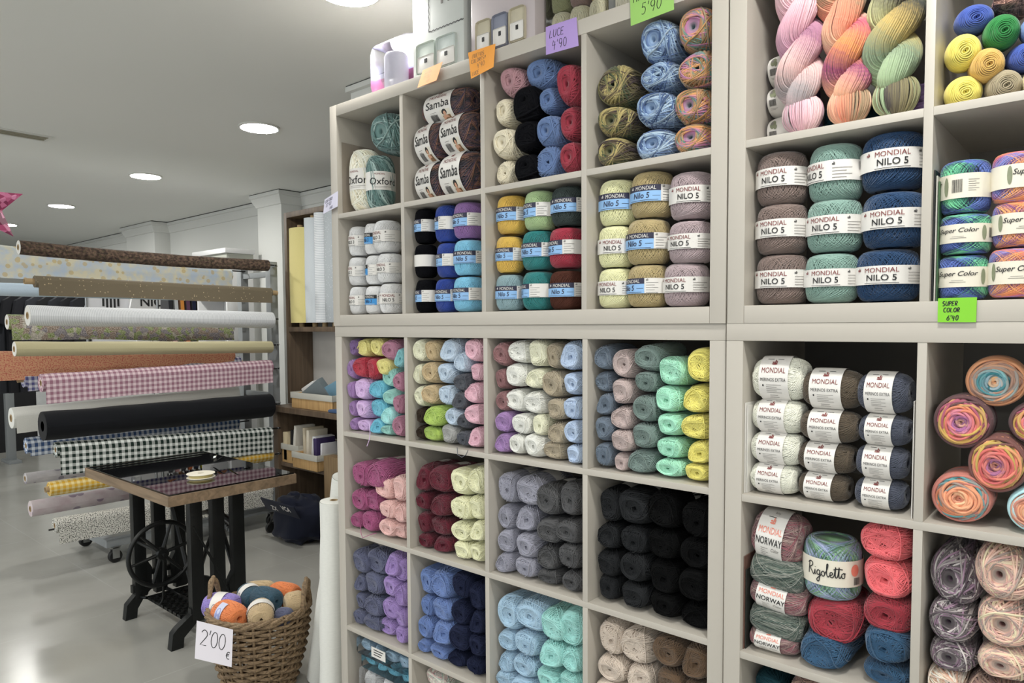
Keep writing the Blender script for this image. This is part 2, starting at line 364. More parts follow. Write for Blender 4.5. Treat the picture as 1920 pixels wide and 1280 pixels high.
def make_yarn(name, R, H, e, dl, dh, turns, m, sr, seed, axis='Y', sides=4, sqp=.9, off=.025, loose=4, order=False, flip=.2, hole=None, dent=.12, wander=.0, skew=False, bundles=3):
    """yarn is wound in orderly layers: an under layer, an outer layer of side-by-side wraps, crossing bundles and a few loose wraps"""
    g = np.random.default_rng(seed); under = int(turns*.4); nb = bundles*8; n = turns+under+nb+loose
    d = np.empty(n); psi = np.empty(n); sgn = np.ones(n); k = np.ones(n)
    ch = 1 if g.random() < .6 else -1; d0 = dl+(dh-dl)*.25*g.random()
    d[:turns] = d0+.05*np.sin(np.arange(turns)*.37+g.uniform(0, 6))+g.normal(0, .018, turns); psi[:turns] = 2*PI*np.arange(turns)/turns+g.normal(0, .3*2*PI/turns, turns); sgn[:turns] = ch; k[:turns] = 1+g.uniform(-off, off, turns)*.5
    u = slice(turns, turns+under); d[u] = g.uniform(dl, dh, under); psi[u] = 2*PI*np.arange(under)/under; sgn[u] = -ch; k[u] = 1-off*1.2
    for j in range(bundles):
        q = slice(turns+under+8*j, turns+under+8*j+8); base = g.uniform(d0+.05, max(d0+.1, min(1.1, dh+.35))); d[q] = base+g.normal(0, .012, 8); psi[q] = g.uniform(0, 2*PI)+(np.arange(8)-4)*(2*PI/turns)*.9*2; sgn[q] = -ch if g.random() < .6 else ch; k[q] = 1+off*.9+g.uniform(0, .012, 8)
    if loose: d[-loose:] = g.uniform(max(dl, .25), 1.1, loose); psi[-loose:] = g.uniform(0, 6.28, loose); sgn[-loose:] = np.where(g.random(loose) < .5, -1, 1); k[-loose:] = 1+off*1.3+g.uniform(.012, .03, loose)
    d = np.clip(d, .01, 1.3); k = k[:, None]
    s = np.linspace(0, 2*PI, m, endpoint=False)[None, :]+g.uniform(0, 6, (n, 1))
    nv = np.stack([np.cos(d)*np.cos(psi), np.cos(d)*np.sin(psi), np.sin(d)*sgn], -1)
    ref = np.stack([-np.sin(psi), np.cos(psi), 0*psi], -1); bb = np.cross(nv, ref)
    Q = np.cos(s)[..., None]*ref[:, None, :]+np.sin(s)[..., None]*bb[:, None, :]
    if wander: Q = Q+wander*np.stack([np.sin(3*s+psi[:, None]), np.cos(2*s+psi[:, None]*2), np.sin(2*s+psi[:, None]*3)], -1); Q /= np.linalg.norm(Q, axis=-1, keepdims=True)
    sk = g.uniform(-.22, .22, 2) if skew else (0, 0); lp = g.uniform(0, 6, 6)
    def lump(X):
        if not skew: return X
        q = X/np.array(axmap(axis, np.array(R), np.array(R), np.array(H)))
        f = 1+.045*np.sin(2.1*q[..., 0]+lp[0])*np.cos(2.3*q[..., 2]+lp[1])+.035*np.sin(3.3*q[..., 1]+2*q[..., 2]+lp[2])
        return X*f[..., None]
    def shape(Q, k):
        rho = np.sqrt(Q[..., 0]**2+Q[..., 1]**2); ph = np.arctan2(Q[..., 1], Q[..., 0])
        rr = R*rho**e*k; zz = H*sq(Q[..., 2], e)*k*(1-dent*np.exp(-(rho/.32)**2))
        en = np.clip(np.abs(zz)/H, 0, 1)**3*R*np.clip(1-rr/R, 0, 1)
        return lump(axmap(axis, rr*sq(np.cos(ph), sqp)+sk[0]*en, rr*sq(np.sin(ph), sqp)+sk[1]*en, zz))
    P = shape(Q, k); Nn = shape(Q*1.0, k*1.0); Nn = Nn/np.array(axmap(axis, np.array(R**2), np.array(R**2), np.array(H**2)))
    V, F = tubes_closed(P, Nn, sr, sides)
    if order: w = np.clip((d-dl)/(dh-dl), 0, 1)[:, None]*np.ones((1, m))*.98
    else: w = np.clip((psi % (2*PI))[:, None]/(2*PI)*.97+.012*np.sin(s)+.012, 0, .995)
    W = np.repeat(w.reshape(-1), sides)
    # core body with a real pull-hole at both ends
    hr = (math.sin(dl)**e)*.82 if hole is None else hole
    th0 = math.asin(min(.95, hr**(1/e)))
    prof = [(R*.002, -H*.12), (R*hr*.7, -H*.2), (R*hr*.92, -H*.6)]
    for i in range(17):
        th = th0+(PI-2*th0)*i/16; prof.append((.955*R*math.sin(th)**e, -.955*H*math.copysign(abs(math.cos(th))**e, math.cos(th))*(1-dent*math.exp(-(math.sin(th)/.32)**2))))
    prof += [(R*hr*.92, H*.6), (R*hr*.7, H*.2), (R*.002, H*.12)]
    pr = np.array(prof); q = 2*PI*np.arange(28)/28
    en = (np.clip(np.abs(pr[:, 1:2])/H, 0, 1)**3*R*np.clip(1-pr[:, 0:1]/R, 0, 1))
    CV = lump(axmap(axis, pr[:, 0:1]*sq(np.cos(q), sqp)[None]+sk[0]*en, pr[:, 0:1]*sq(np.sin(q), sqp)[None]+sk[1]*en, pr[:, 1:2]*np.ones((1, 28)))).reshape(-1, 3)
    idx = np.arange(len(pr)*28).reshape(-1, 28)
    CF_ = np.stack([idx[:-1], np.roll(idx, -1, 1)[:-1], np.roll(idx, -1, 1)[1:], idx[1:]], -1).reshape(-1, 4)
    CW = np.repeat((np.linspace(0, .98, len(pr)) if not order else np.abs(np.linspace(-1, 1, len(pr)))*0+.9), 28)
    if order: CW = np.repeat(np.clip((pr[:, 0]/R-.1)/.9, 0, .98), 28)
    VV = np.concatenate([V, CV]); FF = np.concatenate([F, CF_+len(V)]); WW = np.concatenate([W, CW])
    me = bpy.data.meshes.new(name); me.vertices.add(len(VV)); me.vertices.foreach_set('co', VV.astype(np.float32).ravel())
    me.loops.add(FF.size); me.loops.foreach_set('vertex_index', FF.astype(np.int32).ravel())
    me.polygons.add(len(FF)); me.polygons.foreach_set('loop_start', np.arange(0, FF.size, 4, dtype=np.int32))
    me.polygons.foreach_set('use_smooth', np.ones(len(FF), dtype=bool))
    me.update(calc_edges=True)
    a = me.attributes.new('wind', 'FLOAT', 'POINT'); a.data.foreach_set('value', WW.astype(np.float32))
    me.materials.append(M_WHITE); me.validate(); return me
# every mesh is made 2R wide, 2H long; objects scale it
PULL = [make_yarn('pull_skein', .05, .08, .56, .05+.02*(i % 3), .50, 64, 34, .00150, 20+i, 'Y', loose=3+i % 3, sqp=.80, off=.02, dent=.15, skew=True, hole=(.09, .11, .13, .10, .14, .09, .12)[i], bundles=3+i % 3) for i in range(7)]
FUZZY = [make_yarn('soft_skein', .05, .07, .62, .08+.04*i, .75, 42, 34, .0022, 60+i, 'Y', sides=5, loose=2, sqp=.88, off=.025, skew=True, hole=.14, bundles=4) for i in range(4)]
CHEN = [make_yarn('chenille_skein', .05, .07, .6, .1, 1.2, 40, 40, .0042, 80+i, 'Y', sides=4, loose=2, sqp=.82, off=.05, wander=.12) for i in range(2)]
BARREL = [make_yarn('cotton_barrel', .05, .046, .48, .42, .50, 84, 28, .00105, 100+i, 'Z', sides=3, loose=0, sqp=1., off=.006, hole=.25, dent=.05, bundles=3) for i in range(4)]
LYING = [make_yarn('lying_skein', .05, .09, .62, .10, .42, 84, 32, .0012, 140+i, 'X', sides=4, loose=0, sqp=.93, off=.012, bundles=3) for i in range(3)]
CAKEZ = [make_yarn('yarn_cake', .05, .05, .42, .40, .6, 70, 34, .0015, 160+i, 'Z', sides=4, loose=0, sqp=1., off=.010, hole=.3, bundles=5) for i in range(2)]
UPRIGHT = [make_yarn('upright_skein', .05, .09, .6, .2, .6, 50, 32, .0021, 200+i, 'Z', sides=5, loose=1, sqp=.9, off=.02) for i in range(2)]
def swirl_cake(name, R, H, seed, sr=.0030):
    """flat cake whose wound rings show on the end face"""
    g = np.random.default_rng(seed); n, m = 90, 44; rho = np.concatenate([np.linspace(.05, .97, 58), np.full(32, .97)]); NR = 58; P = []; W = []
    for k in range(n):
        q = np.linspace(0, 2*PI, m, endpoint=False)+g.uniform(0, 6)
        r = rho[k]*(1+.2*np.sin(q+g.uniform(0, 6))+.07*np.sin(2*q+g.uniform(0, 6))); r = np.clip(r, .02, 1.)
        if k < NR: z = -H*(1-np.clip(r, 0, 1)**5)**.35*(1-.16*np.exp(-(r/.22)**2))+g.uniform(0, .004)+.005*np.sin(q*1+k)
        else: z = -H*.8+1.6*H*(k-NR)/31+.004*np.sin(q+k); r = np.full(m, 1.)*(1-.16*((np.clip(np.abs(z)/H, 0, 1))**4))
        P.append(np.stack([R*r*np.cos(q), z+0*q, R*r*np.sin(q)], -1)); W.append(np.clip(rho[k]+g.normal(0, .05), 0, .98) if k < NR else .97)
    P = np.array(P); N = P*np.array([1, 1.5, 1]); V, F_ = tubes_closed(P, N, sr, 5)
    th = np.linspace(.02, PI-.02, 18); q = 2*PI*np.arange(28)/28
    CV = np.stack([(.93*R*np.sin(th)**.4)[:, None]*np.cos(q)[None], (-.88*H*sq(np.cos(th), .4))[:, None]*np.ones((1, 28)), (.93*R*np.sin(th)**.4)[:, None]*np.sin(q)[None]], -1).reshape(-1, 3)
    idx = np.arange(18*28).reshape(18, 28); C_ = np.stack([idx[:-1], np.roll(idx, -1, 1)[:-1], np.roll(idx, -1, 1)[1:], idx[1:]], -1).reshape(-1, 4)
    me = bpy.data.meshes.new(name); me.from_pydata(np.concatenate([V, CV]).tolist(), [], np.concatenate([F_, C_+len(V)]).tolist()); me.polygons.foreach_set('use_smooth', [True]*len(me.polygons))
    a = me.attributes.new('wind', 'FLOAT', 'POINT'); a.data.foreach_set('value', np.concatenate([np.repeat(W, m*5), np.repeat(np.sin(th)**.4*.95, 28)]).astype(np.float32)); me.materials.append(M_WHITE); return me
CAKEY = [swirl_cake('yarn_cake_swirl', .05, .055, 180+i) for i in range(3)]
def spiral_ball(name, R, H, turns, sr, seed, e=.8):
    """small ball wound in rings around the axis that faces the aisle"""
    g = np.random.default_rng(seed); rows = []
    for k in range(turns):
        th = .12+(PI-.24)*k/(turns-1); q = np.linspace(0, 2*PI, 40, endpoint=False)
        wob = .03*np.sin(q*2+k*.9+g.uniform(0, 1))
        rho = np.clip(np.sin(th+wob), .03, 1)**e; z = -H*sq(np.cos(th+wob), e)
        rows.append(axmap('Y', R*rho*np.cos(q), R*rho*np.sin(q), z))
    P = np.array(rows); V, F = tubes_closed(P, P.copy(), sr, 5)
    W = np.repeat(np.repeat(np.linspace(0, .98, turns)[:, None], 40, 1).reshape(-1), 5)
    th = np.linspace(.02, PI-.02, 16); q = 2*PI*np.arange(24)/24
    CV = axmap('Y', (.95*R*np.sin(th)**e)[:, None]*np.cos(q)[None], (.95*R*np.sin(th)**e)[:, None]*np.sin(q)[None], (-.95*H*sq(np.cos(th), e))[:, None]*np.ones((1, 24))).reshape(-1, 3)
    idx = np.arange(16*24).reshape(16, 24); CF_ = np.stack([idx[:-1], np.roll(idx, -1, 1)[:-1], np.roll(idx, -1, 1)[1:], idx[1:]], -1).reshape(-1, 4)
    me = bpy.data.meshes.new(name); me.from_pydata(np.concatenate([V, CV]).tolist(), [], np.concatenate([F, CF_+len(V)]).tolist())
    me.polygons.foreach_set('use_smooth', [True]*len(me.polygons))
    a = me.attributes.new('wind', 'FLOAT', 'POINT'); a.data.foreach_set('value', np.concatenate([W, np.repeat(np.linspace(0, .98, 16), 24)]).astype(np.float32))
    me.materials.append(M_WHITE); return me
SPIRAL = [spiral_ball('ring_wound_ball', .05, .05, 30, .0026, 220+i) for i in range(2)]

# ------------------------------------------------------------------ printed paper bands
def band_mesh(name, kind, R, H, e, half, design, phi0=-PI, phi1=PI, paper=None, lift=.0045, s_shift=0., edge=.0):
    """kind 'Z': lettering runs round the ball; kind 'X': lettering runs along the lying skein"""
    mb = MB(); paper = paper or M_PAPER
    def rad(s):
        c = min(.995, abs(s)/H)**(1/e); return R*math.sqrt(1-c*c)**e
    rmin = min(rad(s_shift-half), rad(s_shift+half))
    def pos(phi, s, l):
        r = rad(s)*.35+max(rad(s_shift), rmin)*.65 if kind != 'Y' else rad(s)
        r += lift+l
        if kind == 'Z': return (r*math.sin(phi), -r*math.cos(phi), s)
        if kind == 'X': return (s, -r*math.cos(phi), r*math.sin(phi))
        return (r*math.sin(phi), s, r*math.cos(phi))
    n = 40; ks = 6; vs = []; fs = []
    for i in range(n+1):
        for j in range(ks+1): vs.append(pos(phi0+(phi1-phi0)*i/n, s_shift-half+2*half*j/ks, 0))
    for i in range(n):
        for j in range(ks):
            a = i*(ks+1)+j; f = (a, a+ks+1, a+ks+2, a+1); fs.append(f if kind == 'Z' else f[::-1])
    mb.add(vs, fs, paper, True)
    def put(vs, fs, m, l):
        if kind == 'Z': w = [pos(x/R, y, l) for x, y in vs]
        else: w = [pos(y/R, x, l) for x, y in vs]
        mb.add(w, fs, m, False)
    for it in design:
        t = it[0]
        if t == 'rect':
            _, x0, y0, x1, y1, m, l = it; nx = max(1, int((x1-x0)/.006)); ny = max(1, int((y1-y0)/.006)); v = []; f = []
            for i in range(nx+1):
                for j in range(ny+1): v.append((x0+(x1-x0)*i/nx, y0+(y1-y0)*j/ny))
            for i in range(nx):
                for j in range(ny): a = i*(ny+1)+j; f.append((a, a+ny+1, a+ny+2, a+1))
            put(v, f, m, l*.0004)
        elif t == 'text':
            _, txt, x, y, size, m, shear, bold = it[:8]; v, f = text_tris(txt, size, shear, bold)
            put([(a+x, b+y) for a, b in v], f, m, .0011)
        elif t == 'strokes':
            for st in it[1]: v, f = ribbon(st, it[2]); put(v, f, it[3], .0011)
        elif t == 'disc':
            _, x, y, rx, ry, m, l = it; v = [(x, y)]+[(x+rx*math.cos(2*PI*i/14), y+ry*math.sin(2*PI*i/14)) for i in range(14)]
            put(v, [(0, i+1, (i+1) % 14+1) for i in range(14)], m, l*.0004)
    me_o = mb.build(name); me = me_o.data; bpy.data.objects.remove(me_o); return me
def lines(x, y, w, n, dy, m=None, h=.0009):
    return [('rect', x, y-i*dy, x+w*(1 if i % 2 == 0 else .7), y-i*dy+h, m or M_GREY, 2) for i in range(n)]
def barcode(x, y, w, h, vertical=False):
    r = random.Random(3); out = []; t = 0.
    while t < w-.001:
        k = r.choice((.0005, .0008, .0012)); out.append(('rect', x+t, y, x+t+k, y+h, M_INK, 2) if not vertical else ('rect', x, y+t, x+h, y+t+k, M_INK, 2)); t += k+r.choice((.0006, .0009))
    return out
def ship(x, y, s, m): # small sailing emblem above the maker's name
    return [('disc', x, y, s*.6, s*.13, m, 2), ('disc', x+s*.12, y+s*.45, s*.13, s*.42, m, 2), ('disc', x+s*.42, y+s*.34, s*.10, s*.28, m, 2), ('disc', x-s*.3, y+s*.3, s*.26, s*.12, m, 2)]
HB = .016
D_BLUE = [('rect', -.056, .004, .036, HB, M_NAVY, 1), ('rect', -.056, -HB, .036, .004, M_SKY, 1), ('text', 'MONDIAL', .002, .0098, .0105, M_PAPER, .1, 0), *ship(-.032, .009, .006, M_PAPER),
          ('text', 'Nilo 5', -.008, -.0045, .0155, M_NAVY, .12, .012), ('rect', .018, -.006, .034, -.0052, M_NAVY, 2), ('rect', -.04, -.0142, .03, -.0134, M_NAVY, 2),
          *ship(.042, .011, .005, M_GREY), *lines(.040, .006, .026, 5, .0052, M_INK, .0006)]
D_BRIGHT = [('rect', -.05, .004, .03, HB, M_INK, 1), ('rect', -.05, -HB, .03, .004, M_BLUE, 1), ('text', 'MONDIAL', -.006, .0098, .0105, M_PAPER, .1, 0),
            ('text', 'Nilo 3', -.01, -.0045, .0145, M_NAVY, .12, .012), ('rect', -.034, -.0142, .02, -.0134, M_PAPER, 2), *ship(.036, .01, .005, M_GREY), *lines(.034, .005, .03, 4, .006, M_INK, .0006)]
D_WHITE5 = [('text', 'MONDIAL', .0, .0085, .0115, M_RED, 0, 0), *ship(-.038, .008, .006, M_RED), ('text', 'NILO 5', .0, -.0045, .0148, M_INK, 0, .012), ('rect', -.026, -.0142, .026, -.0134, M_INK, 2),
            *ship(.042, .009, .005, M_INK), *lines(.040, .003, .034, 4, .005)] + barcode(-.078, -.006, .016, .014)
D_WHITE3 = [('text', 'MONDIAL', .0, .0085, .0112, M_RED, 0, 0), ('text', 'NILO 3', .0, -.0045, .0140, M_INK, 0, .012), ('rect', -.026, -.0142, .026, -.0134, M_INK, 2), *ship(.040, .009, .005, M_INK), *lines(.038, .002, .034, 4, .005, M_INK, .0006)]
B_NILO = {k: band_mesh('paper_band', 'Z', .05, .046, .48, HB, d) for k, d in (('blue', D_BLUE), ('bright', D_BRIGHT), ('w5', D_WHITE5), ('w3', D_WHITE3))}
D_MER = [('rect', -.034, .050, -.014, .0515, M_INK, 2), ('rect', -.001, .050, .017, .0515, M_INK, 2), *ship(-.008, .036, .015, M_RED), ('text', 'MONDIAL', -.008, .0205, .0170, M_RED, 0, 0),
         ('text', 'MERINOS EXTRA', -.008, .000, .0108, M_INK, 0, 0), ('disc', -.040, -.013, .0025, .0025, M_INK, 2), *lines(-.030, -.012, .048, 5, .0045), ('rect', -.022, -.038, .004, -.037, M_INK, 2), ('rect', -.024, -.045, .006, -.044, M_INK, 2)]
B_MER = band_mesh('paper_band', 'X', .05, .09, .62, .047, D_MER, s_shift=-.008)
D_NOR = [('text', 'Baby', -.006, .058, .009, M_GREY, 0, 0), ('rect', -.030, .046, -.004, .0475, M_INK, 2), *ship(-.010, .034, .015, M_CORAL), ('text', 'MONDIAL', -.010, .0195, .0175, M_CORAL, 0, 0), ('text', 'NORWAY', -.010, -.001, .0195, M_INK, 0, .010),
         ('text', 'Color', .012, -.0165, .011, M_GREY, .3, 0), *lines(-.036, -.016, .024, 5, .0045)]
B_NOR = band_mesh('paper_band', 'X', .05, .09, .62, .045, D_NOR, s_shift=-.012)
_S = [*ship(-.012, .060, .012, M_RED), ('text', 'MONDIAL', -.012, .047, .014, M_RED, 0, 0), ('text', 'Samba', -.012, .022, .0325, M_INK, .08, .008), ('rect', -.006, -.036, .028, .002, M_CREAM, 1), ('rect', -.001, -.036, .024, -.016, M_BROWNPIC, 2),
         ('disc', .008, -.006, .0085, .009, M_INK, 2), ('disc', .009, -.009, .0048, .0062, M_SKIN, 3), ('disc', .009, -.024, .010, .009, M_SKIN, 3), ('disc', .013, -.030, .009, .006, M_BROWNPIC, 4), *barcode(-.042, -.030, .026, .022), *lines(-.040, -.002, .022, 2, .005), *lines(-.040, -.045, .06, 4, .005)]
def lower(items, d):
    out = []
    for it in items:
        it = list(it)
        if it[0] == 'rect': it[2] -= d; it[4] -= d
        elif it[0] == 'text': it[3] -= d
        elif it[0] == 'disc': it[2] -= d
        out.append(tuple(it))
    return out
D_SAM = lower(_S, .020)
B_SAM = band_mesh('paper_band', 'X', .05, .09, .62, .049, D_SAM, s_shift=-.014)
D_OXF = [('text', 'Oxford', 0, -.002, .032, M_INK, 0, .004), ('text', 'MONDIAL', -.012, .0215, .008, M_RED, 0, 0), *lines(-.03, -.020, .06, 2, .004)]
B_OXF = band_mesh('paper_band', 'Z', .05, .09, .6, .030, D_OXF)
D_SUP = [('text', 'Super Color', -.002, .006, .0150, M_INK, .32, .010), ('rect', -.012, -.008, .010, -.0072, M_GREY, 2), ('rect', -.016, -.012, .014, -.0112, M_INK, 2), *barcode(.060, -.012, .020, .024), ('disc', .048, .0, .005, .018, M_LEAF, 2), ('disc', -.046, .002, .005, .018, M_LEAF, 2), *lines(.09, .01, .02, 6, .004)]
B_SUP = band_mesh('paper_band', 'Z', .05, .05, .42, .0225, D_SUP, paper=M_CREAM)
# cursive word drawn with a pen line
RIGO = [[(0, 0), (.02, .5), (.06, 1.0)], [(-.06, .85), (.1, 1.02), (.3, .95), (.32, .72), (.1, .5), (.22, .3), (.42, 0), (.5, .1)], [(.5, .1), (.55, .42), (.56, .1), (.66, .05)], [(.55, .62), (.57, .66)],
        [(.92, .4), (.78, .44), (.7, .2), (.82, .03), (.92, .2), (.93, .42), (.9, -.35), (.78, -.5), (.72, -.3), (1.0, .02)], [(1.0, .02), (1.06, .3), (1.2, .42), (1.3, .2), (1.18, .0), (1.06, .15)],
        [(1.3, .22), (1.45, .6), (1.52, 1.0), (1.44, 1.02), (1.43, .3), (1.52, .02), (1.62, .12)], [(1.62, .15), (1.82, .25), (1.8, .42), (1.68, .38), (1.68, .1), (1.82, .0), (1.95, .15)],
        [(1.95, .15), (2.05, .9), (2.03, .2), (2.1, .0), (2.2, .15)], [(2.2, .15), (2.3, .9), (2.28, .2), (2.36, .0), (2.46, .2)], [(1.9, .66), (2.15, .74), (2.55, .72)],
        [(2.6, .4), (2.48, .3), (2.52, .03), (2.68, .05), (2.7, .32), (2.6, .42), (2.78, .38)]]
def smooth_path(p, k=5):
    out = []
    for i in range(len(p)-1):
        p0, p1, p2, p3 = p[max(0, i-1)], p[i], p[i+1], p[min(len(p)-1, i+2)]
        for j in range(k):
            t = j/k; out.append(tuple(.5*((2*p1[a])+(-p0[a]+p2[a])*t+(2*p0[a]-5*p1[a]+4*p2[a]-p3[a])*t*t+(-p0[a]+3*p1[a]-3*p2[a]+p3[a])*t**3) for a in (0, 1)))
    return out+[p[-1]]
D_RIG = [('strokes', [[(-.032+x*.0225, -.006+y*.020) for x, y in smooth_path(s)] for s in RIGO], .0016, M_INK), ('disc', .048, .006, .008, .010, M_CORAL, 2), *barcode(.046, -.018, .014, .012)]
B_RIG = band_mesh('paper_band', 'Z', .05, .05, .42, .0215, D_RIG, paper=M_CREAM)
D_PUR = [('disc', -.058, .018, .012, .015, M_LEAF, 2), ('disc', -.062, .022, .006, .007, M_GREY, 3), ('disc', -.047, .008, .006, .008, M_LEAF, 2), *barcode(-.072, -.024, .030, .020), *lines(-.07, -.032, .03, 2, .004)]
B_PUR = band_mesh('paper_band', 'X', .05, .09, .62, .044, D_PUR, s_shift=-.038)
B_PULL = band_mesh('paper_band', 'Y', .05, .08, .56, .020, [], lift=.004, s_shift=.016)

# ------------------------------------------------------------------ shelving
T, CELL, TH, DEP = .038, .336, .016, .39
WU = 2*T+4*CELL+3*TH
UNIT = {'UL': (0., 0., 1.468, 2), 'LL': (-.0025, .0073, 0., 4), 'UR': (WU+.0053, -.0042, 1.468, 2), 'LR': (WU+.0039, -.0029, 0., 4)}
def shelf_unit(key, label):
    ox, oy, oz, rows = UNIT[key]; h = 2*T+rows*CELL+(rows-1)*TH; g = .0004
    o = empty('cube_shelf', (ox, oy, oz)); tag(o, label, 'shelf unit', 'white cube shelf units')
    up = rows == 2
    if up:
        for x0 in (0, WU-T): boxo('side_panel', x0, x0+T, 0, DEP, 0, h, M_WHITE, o, .0012)
        for z0, nm in ((0, 'bottom_panel'), (h-T, 'top_panel')): boxo(nm, T+g, WU-T-g, 0, DEP, z0, z0+T, M_WHITE, o, .0012)
    else:
        for x0 in (0, WU-T): boxo('side_panel', x0, x0+T, 0, DEP, T+g, h-T-g, M_WHITE, o, .0012)
        for z0, nm in ((0, 'bottom_panel'), (h-T, 'top_panel')): boxo(nm, 0, WU, 0, DEP, z0, z0+T, M_WHITE, o, .0012)
    for c in range(1, 4):
        x0 = T+c*CELL+(c-1)*TH
        if up: boxo('divider', x0, x0+TH, .001, DEP, T, h-T, M_WHITE, o, .0008)
        else:
            for r in range(rows): boxo('divider', x0, x0+TH, .001, DEP, T+r*(CELL+TH), T+r*(CELL+TH)+CELL, M_WHITE, o, .0008)
    for r in range(1, rows):
        z0 = T+r*CELL+(r-1)*TH
        if up:
            for c in range(4): x0 = T+c*(CELL+TH); boxo('shelf_board', x0, x0+CELL, .001, DEP, z0, z0+TH, M_WHITE, o, .0008)
        else: boxo('shelf_board', T, WU-T, .001, DEP, z0, z0+TH, M_WHITE, o, .0008)
    return o
shelf_unit('LL', 'white cube shelf of four rows standing beside the wicker basket')
shelf_unit('UL', 'white two-row cube shelf on top, with price cards along its upper edge')
shelf_unit('LR', 'white cube shelf at right below the twisted hanks, at floor level')
shelf_unit('UR', 'white two-row cube shelf at right holding the twisted hanks')
def cell(unit, c, r):
    """inside bounds; r counted from the top"""
    ox, oy, oz, rows = UNIT[unit]; x0 = ox+T+c*(CELL+TH); k = rows-1-r; z0 = oz+T+k*(CELL+TH)
    return x0, x0+CELL, oy, z0, z0+CELL

# ------------------------------------------------------------------ yarn on the shelves
RGB = dict(purple=(130, 98, 152), lilac=(164, 124, 184), palelilac=(202, 168, 214), yellowp=(214, 204, 112), red=(188, 26, 58), mauve=(178, 116, 142), mint=(138, 198, 188), turq=(88, 182, 208), pmint=(150, 222, 214),
  aquat=(116, 184, 190), cream=(222, 214, 184), tan=(190, 166, 120), ltblue=(176, 194, 212), dkgrey=(86, 90, 100), pink=(236, 168, 184), dkbrown=(70, 57, 46), lime=(164, 194, 60), ltgrey=(160, 160, 158), rose=(154, 106, 108), ivory=(228, 218, 204),
  tan2=(168, 154, 128), ltblue2=(170, 190, 218), slate=(106, 122, 140), pgrey=(184, 164, 160), sage=(112, 134, 128), mint2=(150, 222, 186), yellow=(228, 204, 70), magenta=(166, 72, 124), rosepink=(218, 172, 166), burg=(112, 20, 46), butter=(220, 214, 170),
  glilac=(148, 148, 164), char2=(92, 92, 94), char=(44, 46, 49), black=(9, 10, 12), slatep=(92, 97, 128), violet=(154, 124, 190), blue=(98, 128, 188), navy=(36, 44, 76), sky=(148, 182, 206), aqua=(140, 204, 198), beige=(196, 180, 164), brown=(108, 82, 56),
  teal=(0, 134, 134), whitec=(240, 239, 235), royal=(38, 74, 172), lilacc=(148, 104, 172), skyc=(110, 190, 226), gold=(214, 172, 18), greenc=(158, 188, 128), dkgreen=(66, 78, 76), redc=(178, 28, 62), bluegrey=(134, 166, 174), brownc=(96, 52, 38), creamc=(224, 214, 158), khaki=(176, 156, 102), greyp=(172, 152, 156),
  taupe=(132, 112, 104), sagec=(122, 158, 146), petrol=(30, 72, 116), wwhite=(222, 218, 196), olive=(98, 84, 66), slateb=(82, 88, 106), coral=(236, 88, 96), crimson=(170, 36, 56), denim=(44, 92, 130), pinkdust=(176, 128, 136), creamw=(216, 204, 176), ink=(13, 14, 22), cornf=(92, 122, 172), lredc=(164, 38, 62),
  balblue=(64, 96, 190), balgreen=(0, 134, 52), balyel=(232, 200, 40), balgold=(204, 160, 52), balgreige=(158, 144, 112), balcream=(210, 196, 140), balltb=(110, 150, 216), orange=(222, 118, 26), lav=(148, 128, 204), petrolb=(44, 86, 108), sand=(186, 160, 116), tealdk=(20, 70, 82))
CN = dict(purple='dark purple', palelilac='pale lilac', yellowp='soft yellow', turq='turquoise', pmint='pale mint', aquat='aqua', ltblue='light blue', dkgrey='dark grey', dkbrown='dark brown', ltgrey='light grey', rose='dusty rose', tan2='sandy tan', ltblue2='baby blue', slate='slate blue', pgrey='pinkish grey', sage='sage green', mint2='mint green',
  rosepink='rose pink', burg='burgundy', butter='butter cream', glilac='lilac grey', char2='mid grey', char='charcoal', slatep='slate purple', navy='navy blue', whitec='white', royal='royal blue', skyc='sky blue', gold='golden yellow', greenc='light green', dkgreen='dark grey-green', redc='red', bluegrey='blue grey', brownc='brown', creamc='cream', greyp='greyish pink',
  sagec='sage green', petrol='dark blue', wwhite='off-white', slateb='slate grey', denim='denim blue', pinkdust='dusty pink', creamw='cream', ink='black', cornf='cornflower blue', lredc='raspberry red', lilacc='lilac',
  balblue='royal blue', balgreen='green', balyel='bright yellow', balgold='gold', balgreige='greige', balcream='cream', balltb='light blue')
